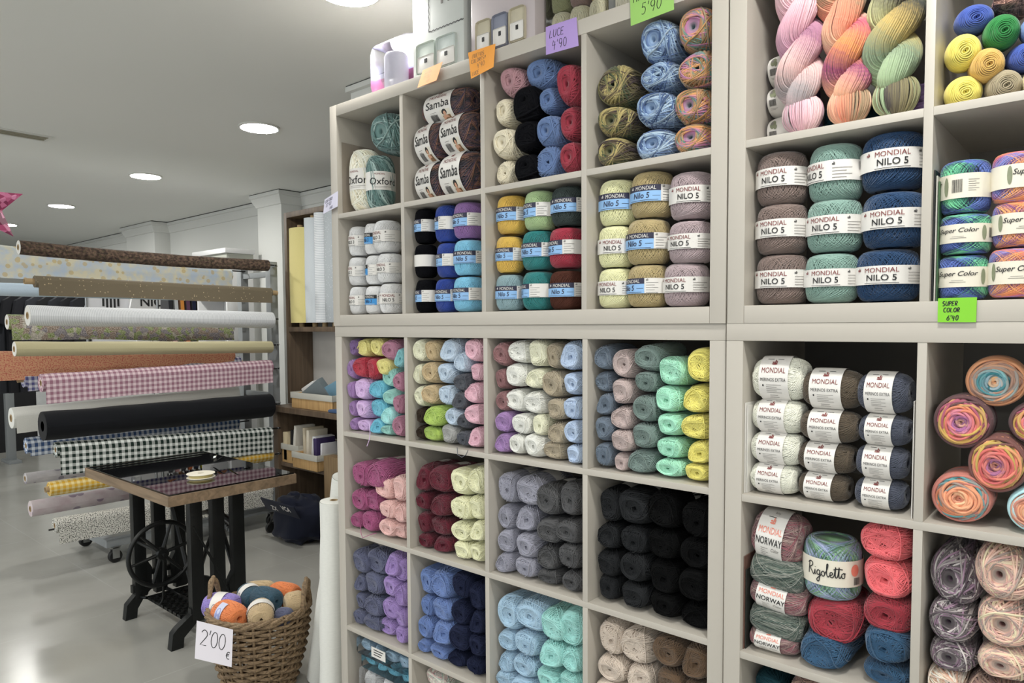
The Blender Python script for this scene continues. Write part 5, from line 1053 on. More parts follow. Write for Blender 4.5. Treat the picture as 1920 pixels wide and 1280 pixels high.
# ------------------------------------------------------------------ treadle table
M_TOP = wood('dark_oak', (74, 60, 51), (106, 88, 74), 2.2, 'Y', .4); M_EDGE = wood('edge_oak', (112, 94, 74), (146, 124, 100), 3., 'X', .5)
tb = empty('treadle_table', (-1.40, .10, 0)); tag(tb, 'dark wooden table on black cast-iron sewing machine treadle base', 'table')
b = MB(); b.box(-.49, .48, -.30, .30, .715, .748, M_TOP, .002); b.box(-.492, .482, -.304, -.3, .705, .75, M_EDGE); b.box(.48, .485, -.304, .304, .705, .75, M_EDGE); b.box(-.492, .482, .3, .304, .705, .75, M_EDGE); b.box(-.495, -.49, -.304, .304, .705, .75, M_EDGE); b.build('tabletop', tb)
b = MB(); b.box(-.485, .475, -.297, .297, .7505, .7565, M_GLASS); b.build('glass_sheet', tb)
for fx, ys in ((-.24, (-.155, -.055, .045)), (.28, (-.105, -.0, .10))):
    for y in ys:
        b = MB(); b.box(fx-.022, fx+.022, y-.029, y+.029, .10, .716, M_IRON, .003); b.build('upright', tb)
    c = MB(); yb = ys[1]
    # cast foot frame with splayed feet
    for s, yy in ((-1, -.225), (1, .24)):
        y0 = yb+s*.09
        prof = [(y0, .30), (y0+s*.02, .22), (yb+(yy-yb)*.55, .15), (yy+s*-.02, .095), (yy, .075), (yy+s*.01, .0), (yy-s*.045, .0), (yy-s*.05, .045), (yb+(yy-yb)*.5, .10), (yb+s*.05, .13), (yb+s*.045, .24), (y0-s*.012, .30)]
        vs = [(fx+dx, y, z) for dx in (-.02, .02) for y, z in prof]; k = len(prof)
        c.add(vs, [tuple(range(k)), tuple(range(2*k-1, k-1, -1))]+[(i, i+k, (i+1) % k+k, (i+1) % k) for i in range(k)], M_IRON)
    c.box(fx-.016, fx+.016, yb-.14, yb+.14, .125, .165, M_IRON, .003); c.box(fx-.014, fx+.014, yb-.12, yb+.12, .20, .225, M_IRON, .003); c.build('cast_foot', tb)
b = MB(); wc = Vector((.06, -.165, .385)); R_ = .150
b.tube([(wc.x, wc.y+R_*math.cos(q), wc.z+R_*math.sin(q)) for q in np.linspace(0, 2*PI, 48, endpoint=False)], .0105, M_IRON, 10, closed=True)
for q in (.2, 1.25, 2.3, 3.34, 4.4, 5.45):
    b.tube([(wc.x, wc.y+.02*math.cos(q), wc.z+.02*math.sin(q)), (wc.x, wc.y+R_*math.cos(q), wc.z+R_*math.sin(q))], [.010, .006], M_IRON, 8)
b.lathe([(.026, -.02), (.03, -.01), (.03, .01), (.026, .02)], M_IRON, 20, wc, 'X', True); b.tube([(-.24, wc.y, wc.z), (.1, wc.y, wc.z)], .008, M_IRON, 8); b.build('flywheel', tb)
b = MB()      # lattice brace between the end frames
for p in ([(-.24, .16, .60), (-.12, .15, .58), (.06, .13, .52), (.2, .12, .50), (.28, .11, .49)], [(-.24, .16, .46), (-.1, .14, .50), (.06, .13, .48), (.28, .11, .44)], [(-.24, .16, .17), (-.14, .15, .30), (-.05, .14, .40), (.06, .13, .48)], [(.28, .11, .17), (.18, .12, .30), (.08, .13, .42), (-.1, .15, .56)], [(-.19, -.02, .62), (-.17, .0, .50), (-.10, .0, .36), (-.02, .0, .2), (.0, .02, .13)]):
    b.tube(p, .012, M_IRON, 8)
for k in range(9): b.box(.04+.018*k, .048+.018*k, .105, .113, .485-.004*k, .517-.006*k, M_STEEL)
b.build('brace', tb)
b = MB(); b.tube([(.075, -.165, .37), (.06, -.16, .27), (.0, -.14, .14), (-.02, -.15, .105)], .006, M_IRON, 8); b.tube([(.30, -.12, .55), (.30, -.02, .34), (.30, .06, .15)], .006, M_IRON, 8); b.build('pitman_rod', tb)
b = MB()      # open-work foot plate
for k in range(8): b.box(-.17, .22, -.15+.036*k, -.138+.036*k, .10, .114, M_IRON)
for k in range(9): b.box(-.17+.047*k, -.158+.047*k, -.15, .115, .10, .114, M_IRON)
b.tube([(-.25, -.03, .107), (.29, -.03, .107)], .010, M_IRON, 8); b.tube([(-.17, -.15, .107), (-.22, -.16, .10), (-.24, -.12, .107)], .008, M_IRON, 8); b.build('treadle_plate', tb)
sp = empty('ribbon_spool', (-1.17, .055, .7575)); tag(sp, 'cream ribbon spool lying flat on the dark table', 'ribbon spool')
MS = plain('cream_card', (228, 222, 206), .5)
b = MB(); b.lathe([(.014, .0), (.062, .0), (.063, .0015), (.062, .003), (.014, .003)], MS, 40); b.lathe([(.014, .017), (.062, .017), (.063, .0185), (.062, .020), (.014, .020), (.014, .0)], MS, 40); b.build('flange', sp)
b = MB(); b.lathe([(.05, .003), (.052, .010), (.05, .017)], plain('gold_ribbon', (196, 180, 120), .35, var=.1, scale=90.), 40); b.build('ribbon', sp)
rb = MB()
for s, ph in ((1, 0), (-1, .8), (.6, 1.9)):
    p = [(s*.02*i+.012*math.sin(i*1.3+ph), .012*i*math.cos(ph)+.01*math.sin(i*.9), .010+.034*abs(math.sin(i*.75+ph))) for i in range(8)]; vs = []; fs = []
    for i, q in enumerate(p): vs += [(q[0], q[1]-.008, q[2]), (q[0], q[1]+.008, q[2]+.004)]
    fs = [(2*i, 2*i+2, 2*i+3, 2*i+1) for i in range(len(p)-1)]; rb.add(vs, fs, M_FILM, True)
tag(rb.build('ribbon_offcut', None, (-1.42, .24, .7575)), 'clear curled ribbon offcut lying towards the table back', 'ribbon')
# ------------------------------------------------------------------ wicker basket with yarn
M_WICK = wood('wicker', (92, 74, 54), (152, 128, 98), 9., 'X', .7)
bk = empty('wicker_basket', (-.525, -.02, 0)); tag(bk, 'brown wicker basket with two handles, filled with yarn balls', 'basket')
b = MB(); N = 20; HBK = .33; rows = 20
def brad(z): f = z/HBK; return .130+.066*f+.012*math.sin(PI*f)
for k in range(rows):
    z = .012+(HBK-.03)*k/(rows-1); pts = []
    for j in range(N*4):
        q = 2*PI*j/(N*4); wv = .0085*math.cos(N/2*q+PI*k); pts.append(((brad(z)+wv)*math.cos(q), (brad(z)+wv)*math.sin(q), z+.002*math.sin(3*q+k)))
    b.tube(pts, .0066, M_WICK, 6, closed=True)
b.build('weave', bk)
b = MB()
for j in range(N): q = 2*PI*(j)/N; b.tube([(brad(z)*math.cos(q), brad(z)*math.sin(q), z) for z in np.linspace(.0, HBK-.01, 6)], .0055, M_WICK, 6)
b.build('stake', bk)
b = MB()
for ph in (0, 2.1, 4.2): b.tube([((brad(HBK)+.006*math.cos(9*q+ph))*math.cos(q), (brad(HBK)+.006*math.cos(9*q+ph))*math.sin(q), HBK-.006+.007*math.sin(9*q+ph)) for q in np.linspace(0, 2*PI, 90, endpoint=False)], .0075, M_WICK, 6, closed=True)
b.build('rim', bk)
b = MB(); b.lathe([(.14, .006), (.002, .006)], M_WICK, 30); b.build('base', bk)
for q0 in (math.radians(215), math.radians(40)):
    b = MB()
    for ph in (0, PI):
        p = []
        for i in range(17):
            f = i/16; q = q0-.26+.52*f; p.append(((brad(HBK)+.004*math.cos(10*f+ph))*math.cos(q), (brad(HBK)+.004*math.cos(10*f+ph))*math.sin(q), HBK-.02+.125*math.sin(PI*f)+.004*math.sin(10*f+ph)))
        b.tube(p, .0085, M_WICK, 8)
    b.build('handle', bk)
BB = [('lav', -.115, -.10, .325, .055, .5, 'lavender skein with white label at the left of the basket'), ('orange', -.005, -.125, .325, .055, .1, 'orange skein with lilac label at the front of the basket'), ('sand', .10, -.05, .335, .052, -.5, 'sand skein with round emblem at the right of the basket'),
      ('petrolb', .02, .02, .352, .05, .2, 'petrol blue skein in the middle of the basket'), ('petrolb', -.08, .005, .345, .048, -.2, 'petrol blue skein with a pale label, behind the lavender one'), ('sand', -.12, .065, .335, .048, .9, 'sand skein beside the left basket handle'), ('orange', .0, .115, .34, .05, .3, 'orange skein at the back of the basket'),
      ('sand', .125, .085, .345, .046, 1.3, 'round sand ball on top at the back right of the basket'), ('slatep', .15, .02, .312, .038, .6, 'slate purple ball tucked under the sand ball in basket')]
B_BAS = band_mesh('paper_band', 'X', .05, .09, .66, .026, [('disc', 0, .0, .014, .016, M_GREY, 2), ('disc', 0, .0, .011, .013, M_PAPER, 3), ('disc', 0, -.001, .005, .006, M_INK, 4)])
B_BAL = band_mesh('paper_band', 'X', .05, .09, .66, .022, [('disc', 0, .006, .018, .026, plain('lilac_print', (150, 158, 206), .6, var=.2, scale=80.), 2)], phi0=-.9, phi1=1.1, paper=plain('lilac_print_pale', (196, 200, 224), .6))
for i, (c_, x, y, z, r, a, lab) in enumerate(BB):
    L_ = 1.15 if 'ball' not in lab else .75
    bd = {0: B_BAS, 1: B_BAL, 2: B_BAS, 4: B_BAS, 5: None}.get(i)
    o = add_yarn(LYING[i % 3], 'yarn_skein', c_, (-.525+x, -.02+y, z), (r/.0535*.72*L_, r/.0535, r/.0535), (.15, 0, a), lab, 'yarn skein', 'skeins in the wicker basket', bd)
    if bd is not None: o.children[0].rotation_euler = (-.35, 0, 0)
# the price sheet hangs from the basket's rim
dsh = depth((-.48, -.216, .25))
sq_ = [CAM+ray(u, v)*(dsh-.07+dd) for u, v, dd in ((369, 1163, 0.), (437, 1180, .03), (431, 1252, -.02), (365, 1234, -.05))]
sq_[2] = sq_[1]+sq_[3]-sq_[0]; c_ = sum(sq_)/4; P_ = [p-c_ for p in sq_]; b = MB(); nn = np.cross(P_[1]-P_[0], P_[3]-P_[0]); nn /= np.linalg.norm(nn); nn = nn if nn[1] < 0 else -nn
def sbl(s, t, l): return P_[3]*(1-s)*(1-t)+P_[2]*s*(1-t)+P_[1]*s*t+P_[0]*(1-s)*t+nn*l
b.add([sbl(s, t, l) for l in (0, .0006) for s, t in ((0, 0), (1, 0), (1, 1), (0, 1))], [(3, 2, 1, 0), (4, 5, 6, 7), (0, 1, 5, 4), (1, 2, 6, 5), (2, 3, 7, 6), (3, 0, 4, 7)], plain('white_paper_sheet', (222, 218, 226), .8, var=.02))
for tx, x, y, h, g_ in (("2'00", .12, .38, .42, .09), ('e', .83, .20, .22, .1)):
    st, _ = hand(tx, x, y, h, wscale=.72, gap=g_, slant=.1, seed=5)
    for s in st:
        v_, f_ = ribbon(s, .022); b.add([sbl(p[0], p[1], .001) for p in v_], f_, M_INK)
tag(b.build('price_sheet', None, c_), 'white paper price sheet hung on the wicker basket front', 'price sheet')
# ------------------------------------------------------------------ white cloth bolts leaning on the shelf end
def bolt(p0, p1, r, label):
    o = empty('fabric_bolt', p0); tag(o, label, 'fabric bolt', 'white bolts leaning on the shelf end')
    d = Vector(p1)-Vector(p0); b = MB(); n = 12; P = [d*(i/n) for i in range(n+1)]; b.tube(P, [r*(1+.03*math.sin(i*1.7)) for i in range(n+1)], F['white'], 28, caps=False)
    b.uv = [(0, 0)]*len(b.v); nv = len(b.v); 
    dn = d.normalized(); a = dn.orthogonal().normalized(); w = dn.cross(a)
    for e, q in ((d, 1), (Vector((0, 0, 0)), -1)):
        vs = []; 
        for rr in (1.0, .8, .3): vs += [e+dn*(q*.004*(1-rr))+(a*math.cos(2*PI*j/28)+w*math.sin(2*PI*j/28))*r*rr for j in range(28)]
        b.add(vs, [(c*28+j, c*28+(j+1) % 28, (c+1)*28+(j+1) % 28, (c+1)*28+j) for c in range(2) for j in range(28)], F['white'], True)
    b.uv = [(v[0]*.5, v[2]) for v in b.v]; b.build('cloth', o)
    t = MB(); t.lathe([(r*.3, -.06), (r*.3, .003), (r*.2, .003), (r*.2, -.06)], M_CARD, 16); tt = t.build('cardboard_tube', o); tt.rotation_euler = dn.to_track_quat('Z', 'Y').to_euler(); tt.location = d
bolt((-.365, .15, .012), (-.135, .135, .885), .050, 'white fabric bolt leaning at a slant beside the shelf end')
bolt((-.135, .058, .004), (-.095, .052, .815), .050, 'white fabric bolt nearest the shelf side, in front of another')
# ------------------------------------------------------------------ wooden bookcase with cloth and crates
M_WOODD = wood('brown_laminate', (84, 70, 56), (112, 94, 76), 2.5, 'Z', .5); M_BAMB = wood('bamboo', (176, 138, 88), (206, 170, 118), 4., 'Z', .55); M_LINER = plain('grey_liner', (190, 188, 178), .9, var=.05, scale=80.)
bc = empty('bookcase', (-1.95, 1.6, 0)); tag(bc, 'brown wooden wall bookcase with bolts of cloth and crates', 'bookcase')
def bpart(nm, x0, x1, y0, y1, z0, z1, m=None): return boxo(nm, x0+1.95, x1+1.95, y0-1.6, y1-1.6, z0, z1, m or M_WOODD, bc, .0015)
bpart('side_panel', -2.70, -2.665, 1.45, 1.67, .885, 2.32); bpart('side_panel', -1.16, -1.12, 1.45, 1.67, .885, 2.32)
bpart('top_panel', -2.665, -1.16, 1.45, 1.655, 2.28, 2.32); bpart('shelf_board', -2.665, -1.16, 1.45, 1.655, 1.43, 1.465)
bpart('back_panel', -2.665, -1.16, 1.655, 1.67, .885, 2.28, plain('bookcase_back', (206, 202, 196), .8))
bpart('counter', -2.66, -1.10, 1.28, 1.945, .845, .885); bpart('side_panel', -2.66, -2.60, 1.30, 1.945, 0, .845); bpart('side_panel', -1.16, -1.10, 1.30, 1.945, 0, .845)
bpart('shelf_board', -2.60, -1.16, 1.32, 1.93, .44, .47); bpart('back_panel', -2.60, -1.16, 1.93, 1.945, .0, .845); bpart('plinth', -2.60, -1.16, 1.36, 1.39, 0, .06)
bpart('drawer_front', -1.93, -1.40, 1.24, 1.32, .30, .60, wood('tan_laminate', (120, 98, 70), (146, 122, 90), 3., 'Z'))
cl = [('yellow_poplin', (216, 204, 140), 'plain', .108, 'pale yellow cloth bolt standing leftmost in the bookcase'), ('pale_grey', (198, 204, 208), 'plain', .064, 'pale grey cloth bolt beside the yellow bolt'), ('grey_line', (186, 192, 198), 'stripe', .06, 'grey lined cloth bolt standing third in the bookcase'), ('grey_dot', (166, 172, 176), 'dots', .065, 'grey dotted cloth bolt standing fourth in the bookcase'), ('grey_speckle2', (176, 178, 178), 'speck', .06, 'grey speckled cloth bolt beside the white shelves'), ('blue_grey', (158, 170, 182), 'plain', .06, 'blue-grey cloth bolt hidden behind the shelf end')]
x = -2.663
for i, (nm, c_, kd, r, lab) in enumerate(cl):
    m = fab(nm, kd, c_, (222, 224, 226), .012); h = (.70, .755, .78, .785, .80, .78)[i]; o = empty('cloth_bolt', (x+r, 1.495, 1.466)); tag(o, lab, 'cloth bolt', 'bolts of cloth standing in the bookcase')
    b = MB(); n = 28; vs = []; uv = []; fs = []
    for k in range(13):
        z = .03+h*k/12
        for j in range(n+1): q = 2*PI*j/n; w = 1+.02*math.sin(3*q+k*.5); vs.append((r*.96*w*sq(np.float64(math.cos(q)), .8), .062*w*sq(np.float64(math.sin(q)), .8), z)); uv.append((z, q*r))
    for k in range(12):
        for j in range(n): a = k*(n+1)+j; fs.append((a, a+1, a+n+2, a+n+1))
    b.add(vs, fs, m, True); nv = len(vs); b.add([(0, 0, h+.03)]+vs[12*(n+1):], [(0, j+1, j+2) for j in range(n)], m); uv += [(0, 0)]*(n+2); b.uv = uv; b.build('cloth', o)
    b = MB(); b.tube([(0, 0, 0), (0, 0, h+.055)], .02, M_CARD, 14); b.build('cardboard_tube', o); x += 2*r
def crate(x, y, z, w, d, h, label, rz=0.):
    o = empty('storage_crate', (x, y, z), rz); tag(o, label, 'storage crate', 'bamboo crates with grey liners')
    b = MB(); t = .012
    for x0, x1, y0, y1 in ((-w/2, w/2, -d/2, -d/2+t), (-w/2, w/2, d/2-t, d/2), (-w/2, -w/2+t, -d/2+t, d/2-t), (w/2-t, w/2, -d/2+t, d/2-t)): b.box(x0, x1, y0, y1, 0, h, M_BAMB, .004)
    b.box(-w/2+t, w/2-t, -d/2+t, d/2-t, 0, .01, M_BAMB); b.build('wood_body', o)
    b = MB(); e = .006
    for x0, x1, y0, y1 in ((-w/2-e, w/2+e, -d/2-e, -d/2-.0005), (-w/2-e, w/2+e, d/2+.0005, d/2+e), (-w/2-e, -w/2-.0005, -d/2, d/2), (w/2+.0005, w/2+e, -d/2, d/2)): b.box(x0, x1, y0, y1, h-.035, h+.008, M_LINER, .002)
    b.build('cloth_liner', o)
def packet(x, y, z, w, d, h, c_, label, rot=(0, 0, 0), nm='cloth_packet', cat='cloth packet', group=None):
    b = MB(); b.box(-w/2, w/2, -d/2, d/2, 0, h, plain('packet_%d_%d_%d' % c_, c_, .5, var=.12, scale=12.), .006); o = b.build(nm, None, (x, y, z)); o.rotation_euler = rot; tag(o, label, cat, group)
crate(-2.17, 1.43, .886, .50, .24, .105, 'bamboo crate with grey liner on the bookcase counter')
packet(-2.30, 1.46, .92, .13, .05, .15, (222, 222, 220), 'white folded packet at the left in the counter crate', (.2, -.5, .2))
packet(-2.17, 1.42, .91, .22, .06, .17, (112, 122, 126), 'dark grey folded packet leaning in the counter crate', (.3, -.55, .15))
packet(-2.03, 1.46, .91, .18, .06, .17, (110, 150, 172), 'blue folded packet at the right in the counter crate', (.25, -.4, .1))
b = MB(); b.lathe([(.0, .0), (.045, .0), (.045, .11), (.02, .115), (.0, .115)], plain('white_roll', (218, 212, 202), .7), 24); tag(b.build('paper_roll', None, (-2.30, 1.60, .886)), 'white paper roll behind the counter crate', 'paper roll')
b = MB()
for k in range(4): b.box(-.09+.004*k, .09-.006*k, -.05, .05, .028*k, .028*k+.025, plain('tin_%d' % k, ((90, 92, 96), (150, 140, 130), (70, 70, 80), (160, 160, 160))[k], .5), .003)
tag(b.build('box_stack', None, (-2.50, 1.60, .886)), 'small stack of dark flat boxes behind the counter crate', 'box stack')
b = MB(); b.box(-.14, .14, -.06, .06, 0, .022, fab('blue_rag', 'plain', (60, 84, 120)), .01); b.uv = [(v[0], v[1]) for v in b.v]; tag(b.build('folded_cloth', None, (-1.80, 1.345, .886)), 'blue folded cloth on the counter edge by the shelves', 'cloth')
crate(-2.47, 1.50, .471, .22, .36, .13, 'bamboo crate with grey liner, left on the lower shelf'); crate(-2.19, 1.44, .471, .30, .36, .105, 'bamboo crate with grey liner, right on the lower shelf')
pcs = [(-2.535, (214, 198, 164), .05, 'cream packet standing leftmost in the lower crates'), (-2.475, (24, 24, 26), .035, 'black packet standing in the left lower crate'), (-2.435, (214, 210, 200), .03, 'white packet beside the black packet in the crate'), (-2.30, (206, 194, 170), .03, 'cream packet in the right lower crate, leftmost'), (-2.255, (222, 214, 196), .03, 'pale cream packet in the right lower crate'), (-2.205, (226, 226, 228), .045, 'white rounded packet in the right lower crate'), (-2.15, (62, 50, 92), .04, 'purple packet in the right lower crate'), (-2.10, (226, 226, 230), .02, 'white narrow packet rightmost in the lower crate')]
for i, (x, c_, w, lab) in enumerate(pcs): packet(x, 1.40+.01*(i % 2), .484, w, .16, (.21, .23, .27, .26, .25, .21, .2, .17)[i], c_, lab, (0, .08*((i % 3)-1)+.05, 0))
# navy bag on the floor in front
MBAG = fab('navy_nylon', 'plain', (24, 28, 44)); bg = empty('shopping_bag', (-2.16, 1.20, 0)); tag(bg, 'crumpled navy bag with white lettering on the bookcase floor', 'bag')
b = MB(); n, k = 34, 22; vs = []; uv = []; fs = []
for i in range(k+1):
    th = PI*i/k
    for j in range(n):
        q = 2*PI*j/n; d = 1+.22*noise.noise(Vector((math.cos(q)*1.7, math.sin(q)*1.7, th*2.3)))+.07*noise.noise(Vector((math.cos(q)*5, math.sin(q)*5, th*6)))
        rr = max(.001, math.sin(th))**.55; vs.append((.22*rr*math.cos(q)*d, .15*rr*math.sin(q)*d, max(0., .150-.152*math.copysign(abs(math.cos(th))**.6, math.cos(th))*d))); uv.append((q*.2, th*.2))
for i in range(k):
    for j in range(n): fs.append((i*n+j, i*n+(j+1) % n, (i+1)*n+(j+1) % n, (i+1)*n+j))
b.add(vs, fs, MBAG, True); b.uv = uv; b.build('body', bg)
b = MB(); b.box(-.20, .22, -.165, -.155, .20, .30, MBAG, .004, Matrix.Rotation(.5, 3, 'X'), (0, -.16, .25)); b.uv = [(v[0], v[2]) for v in b.v]; b.build('flap', bg)
b = MB(); rotm = Matrix.Rotation(.5, 3, 'X')
for tx, x, y, s in (('VCA', .10, .015, .055), ('ZX', -.06, -.01, .055)):
    v_, f_ = text_tris(tx, s, .1, .02); b.add([tuple(rotm @ Vector((a+x, -.0075, c+y))+Vector((0, -.16, .25))) for a, c in v_], f_, M_PAPER)
b.build('lettering', bg)
b = MB(); b.tube([(-.20, -.03, .16), (-.27, -.06, .10), (-.30, -.06, .07)], .008, M_BLACK, 8); b.lathe([(.012, -.012), (.03, -.012), (.036, 0), (.03, .012), (.012, .012)], M_BLACK, 20, (-.30, -.06, .037), 'X', True); b.build('wheel', bg)
# ------------------------------------------------------------------ white cabinet by the pillar, clothes on rails behind the rack
wc_ = empty('white_cabinet', (-3.85, 1.56, 0)); tag(wc_, 'tall white open cabinet by the pillar behind the rack', 'cabinet')
M_CAB = plain('cabinet_white', (226, 226, 226), .5)
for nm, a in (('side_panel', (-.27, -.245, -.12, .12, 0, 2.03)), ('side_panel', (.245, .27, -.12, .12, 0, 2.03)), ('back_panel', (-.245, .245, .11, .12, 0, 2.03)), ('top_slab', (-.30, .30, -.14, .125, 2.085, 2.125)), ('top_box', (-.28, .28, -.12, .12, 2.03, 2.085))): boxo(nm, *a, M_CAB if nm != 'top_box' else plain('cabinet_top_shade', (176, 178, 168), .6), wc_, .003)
for z in (.06, .5, .85, 1.17, 1.45, 1.72): boxo('shelf_board', -.245, .245, -.12, .11, z, z+.022, M_CAB, wc_)
b = MB()
for k in range(5): b.box(-.14+.05*k, -.10+.05*k, -.06, .06, 0, .06+.02*(k % 2), M_INK, .006)
tag(b.build('gadget_box', None, (-3.80, 1.52, 1.473)), 'small black gadgets on the white cabinet shelf', 'gadget')
def garment(x, y, ztop, w, h, d, c_, label, group, rz=0., print_=None):
    """garment on a hanger: sloping shoulders, sleeves and a body with folds"""
    m = fab('wear_%d_%d_%d' % c_, 'plain', c_); o = empty('garment', (x, y, ztop), rz); tag(o, label, 'garment', group)
    b = MB(); prof = [(-w*.18, 0), (-w*.5, -.07), (-w*.62, -.28), (-w*.47, -.30), (-w*.42, -.2), (-w*.42, -h), (w*.42, -h), (w*.42, -.2), (w*.47, -.30), (w*.62, -.28), (w*.5, -.07), (w*.18, 0), (w*.1, -.04), (-w*.1, -.04)]
    k = len(prof); vs = [(dx, px, pz) for dx in (-d/2, d/2) for px, pz in prof]
    b.add(vs, [tuple(range(k)), tuple(range(2*k-1, k-1, -1))]+[(i, i+k, (i+1) % k+k, (i+1) % k) for i in range(k)], m); b.uv = [(v[1], v[2]) for v in b.v]; b.build('cloth', o)
    q = MB(); q.tube([(0, 0, -.03), (0, 0, .035), (0, .018, .06), (0, .0, .078), (0, -.018, .062)], .003, M_CHROME, 6); q.tube([(0, -w*.45, -.065), (0, 0, -.02), (0, w*.45, -.065)], .005, M_BLACK, 6); q.build('hanger', o)
    if print_:
        p = MB()
        for it in print_:
            if it[0] == 't': v_, f_ = text_tris(it[1], it[4], 0, .02); p.add([(d/2+.002, a+it[2], c+it[3]) for a, c in v_], f_, M_INK)
            else:
                _, cy, cz, r = it
                for s in range(5): hw = math.sqrt(max(0, r*r-((s-2)*r*.4)**2)); p.box(d/2+.001, d/2+.003, cy-r*.11+(s-2)*r*.4, cy+r*.11+(s-2)*r*.4, cz-hw, cz+hw, M_INK)
        p.build('print', o)
gb = 'dark clothes on the far rail'
for i in range(9): garment(-6.0, .42+.095*i, 1.80, .42, .95, .03, ((24, 25, 28), (34, 36, 42), (20, 21, 26), (26, 27, 33), (44, 46, 52))[i % 5], 'dark garment hanging on the far rail behind the rack', gb, .55)
garment(-5.5, 1.20, 1.86, .36, .62, .03, (222, 222, 226), 'white T-shirt with striped round print behind the rack', None, 0, [('c', .02, -.13, .085)])
garment(-5.45, 1.585, 1.86, .36, .62, .03, (224, 224, 224), 'white T-shirt with black lettering print behind the rack', None, 0, [('t', 'NIC', .0, -.13, .13)])
gc = [((40, 40, 44), 0), ((176, 178, 180), 1), ((196, 130, 60), 2), ((92, 62, 84), 3), ((34, 38, 62), 4), ((120, 110, 84), 5), ((60, 56, 50), 6)]
gl = ['charcoal garment first on the short rail by the cabinet', 'light grey garment on the short rail by the cabinet', 'mustard orange garment on the short rail by the cabinet', 'plum garment on the short rail by the cabinet', 'navy garment on the short rail by the cabinet', 'khaki garment on the short rail by the cabinet', 'brown-black garment last on the short rail by the cabinet']
for (c_, i), lab in zip(gc, gl): garment(-4.75, 1.44+.055*i, 1.86, .34, .40, .03, c_, lab, None, 1.35)
gc2 = [(28, 28, 30), (196, 150, 150), (34, 36, 44), (200, 110, 60), (30, 40, 60), (206, 196, 40), (26, 26, 28)]
gl2 = ['black garment first on the lower rail by the cabinet', 'dusty pink garment on the lower rail by the cabinet', 'graphite garment on the lower rail by the cabinet', 'rust orange garment on the lower rail by the cabinet', 'dark blue garment on the lower rail by the cabinet', 'lemon yellow garment on the lower rail by the cabinet', 'black garment last on the lower rail by the cabinet']
for i, (c_, lab) in enumerate(zip(gc2, gl2)): garment(-4.75, 1.42+.06*i, 1.42, .34, .62, .035, c_, lab, None, 1.35)
for x, y0, y1, z, lab in ((-6.0, .30, 1.32, 1.865, 'clothes rail with dark clothes far behind the rack'), (-5.48, 1.0, 1.77, 1.925, 'clothes rail carrying the white T-shirts'), (-4.75, 1.36, 1.9, 1.925, 'upper short clothes rail by the white cabinet'), (-4.75, 1.30, 1.86, 1.485, 'lower short clothes rail by the white cabinet')):
    o = empty('clothes_rail', (x, (y0+y1)/2, 0)); tag(o, lab, 'clothes rail')
    b = MB(); b.tube([(0, y0-(y0+y1)/2, z), (0, y1-(y0+y1)/2, z)], .012, M_CHROME, 10); b.build('rail', o)
    for y in (y0, y1): b = MB(); b.tube([(0, y-(y0+y1)/2, 0), (0, y-(y0+y1)/2, z)], .012, M_CHROME, 10); b.build('post', o)
o = empty('display_stand', (-7.12, .74, 0)); tag(o, 'grey metal display stand leg seen far behind the rack', 'display stand')
boxo('post', -.04, .04, -.04, .04, 0, 1.9, M_STEEL, o, .003); boxo('foot', -.16, .16, -.06, .06, 0, .03, M_STEEL, o, .003)
for i, (y, c_) in enumerate(((.2, (20, 20, 22)), (.9, (26, 26, 30)), (1.5, (206, 208, 208)))):
    packet(-8.2, y, 0, .6, .62, (1.5, 1.45, 1.2)[i], c_, ('black tall cabinet far behind the rack, left', 'black tall cabinet far behind the rack, middle', 'pale low cabinet far behind the rack, right')[i], nm='storage_cabinet', cat='cabinet')
# ------------------------------------------------------------------ pink star on a thread
MST = NT('pink_glitter'); v_ = MST.n('ShaderNodeTexVoronoi', i_Scale=45.); tc_ = MST.n('ShaderNodeTexCoord'); MST.l(tc_.outputs['Object'], v_.inputs['Vector'])
MST.base(MST.ramp(v_.outputs['Color'], [(.2, lin((120, 40, 74))), (.5, lin((188, 78, 122))), (.8, lin((226, 150, 186)))])); MST.set(Roughness=.45)
st = empty('hanging_star', (-2.0, -.565, 2.05)); tag(st, 'pink sparkly star hanging from the ceiling at far left', 'star ornament')
b = MB(); vs = [(.035, 0, 0), (-.035, 0, 0)]; R1, R2 = .185, .082
for i in range(10): q = math.radians(24)+i*PI/5; r = R1 if i % 2 == 0 else R2; vs.append((0, r*math.cos(q), r*math.sin(q)))
b.add(vs, [(0, 2+i, 2+(i+1) % 10) for i in range(10)]+[(1, 2+(i+1) % 10, 2+i) for i in range(10)], MST.m); b.build('star_body', st)
b = MB(); b.tube([(0, .0, .17), (0, .0, CEIL-2.05-.001)], .0015, M_GREY, 6); b.build('thread', st)
# ------------------------------------------------------------------ goods on top of the shelves
ZT = 1.468+2*T+2*CELL+TH
pk_ = empty('spool_pack', (.295, .12, ZT)); tag(pk_, 'lilac and white wrapped spool pack on top, leftmost', 'spool pack')
b = MB(); b.lathe([(.0, 0), (.038, 0), (.040, .008), (.040, .118), (.034, .13), (.018, .136), (.0, .136)], plain('spool_white', (206, 204, 216), .35), 36, (-.015, -.05, 0)); b.build('spool', pk_)
MPP = NT('pack_print'); tc_ = MPP.n('ShaderNodeTexCoord'); sp_ = MPP.n('ShaderNodeSeparateXYZ'); MPP.l(tc_.outputs['Object'], sp_.inputs[0])
MPP.base(MPP.ramp(MPP.math('MULTIPLY', sp_.outputs[2], 5.6), [(0, lin((212, 206, 232))), (.2, lin((204, 198, 232))), (.3, lin((190, 112, 156))), (.52, lin((206, 206, 240))), (.72, lin((160, 150, 170))), (.8, lin((232, 230, 240)))], 'CONSTANT')); MPP.set(Roughness=.3)
b = MB(); b.box(-.105, .105, -.005, .10, 0, .165, MPP.m, .03); b.build('printed_box', pk_)
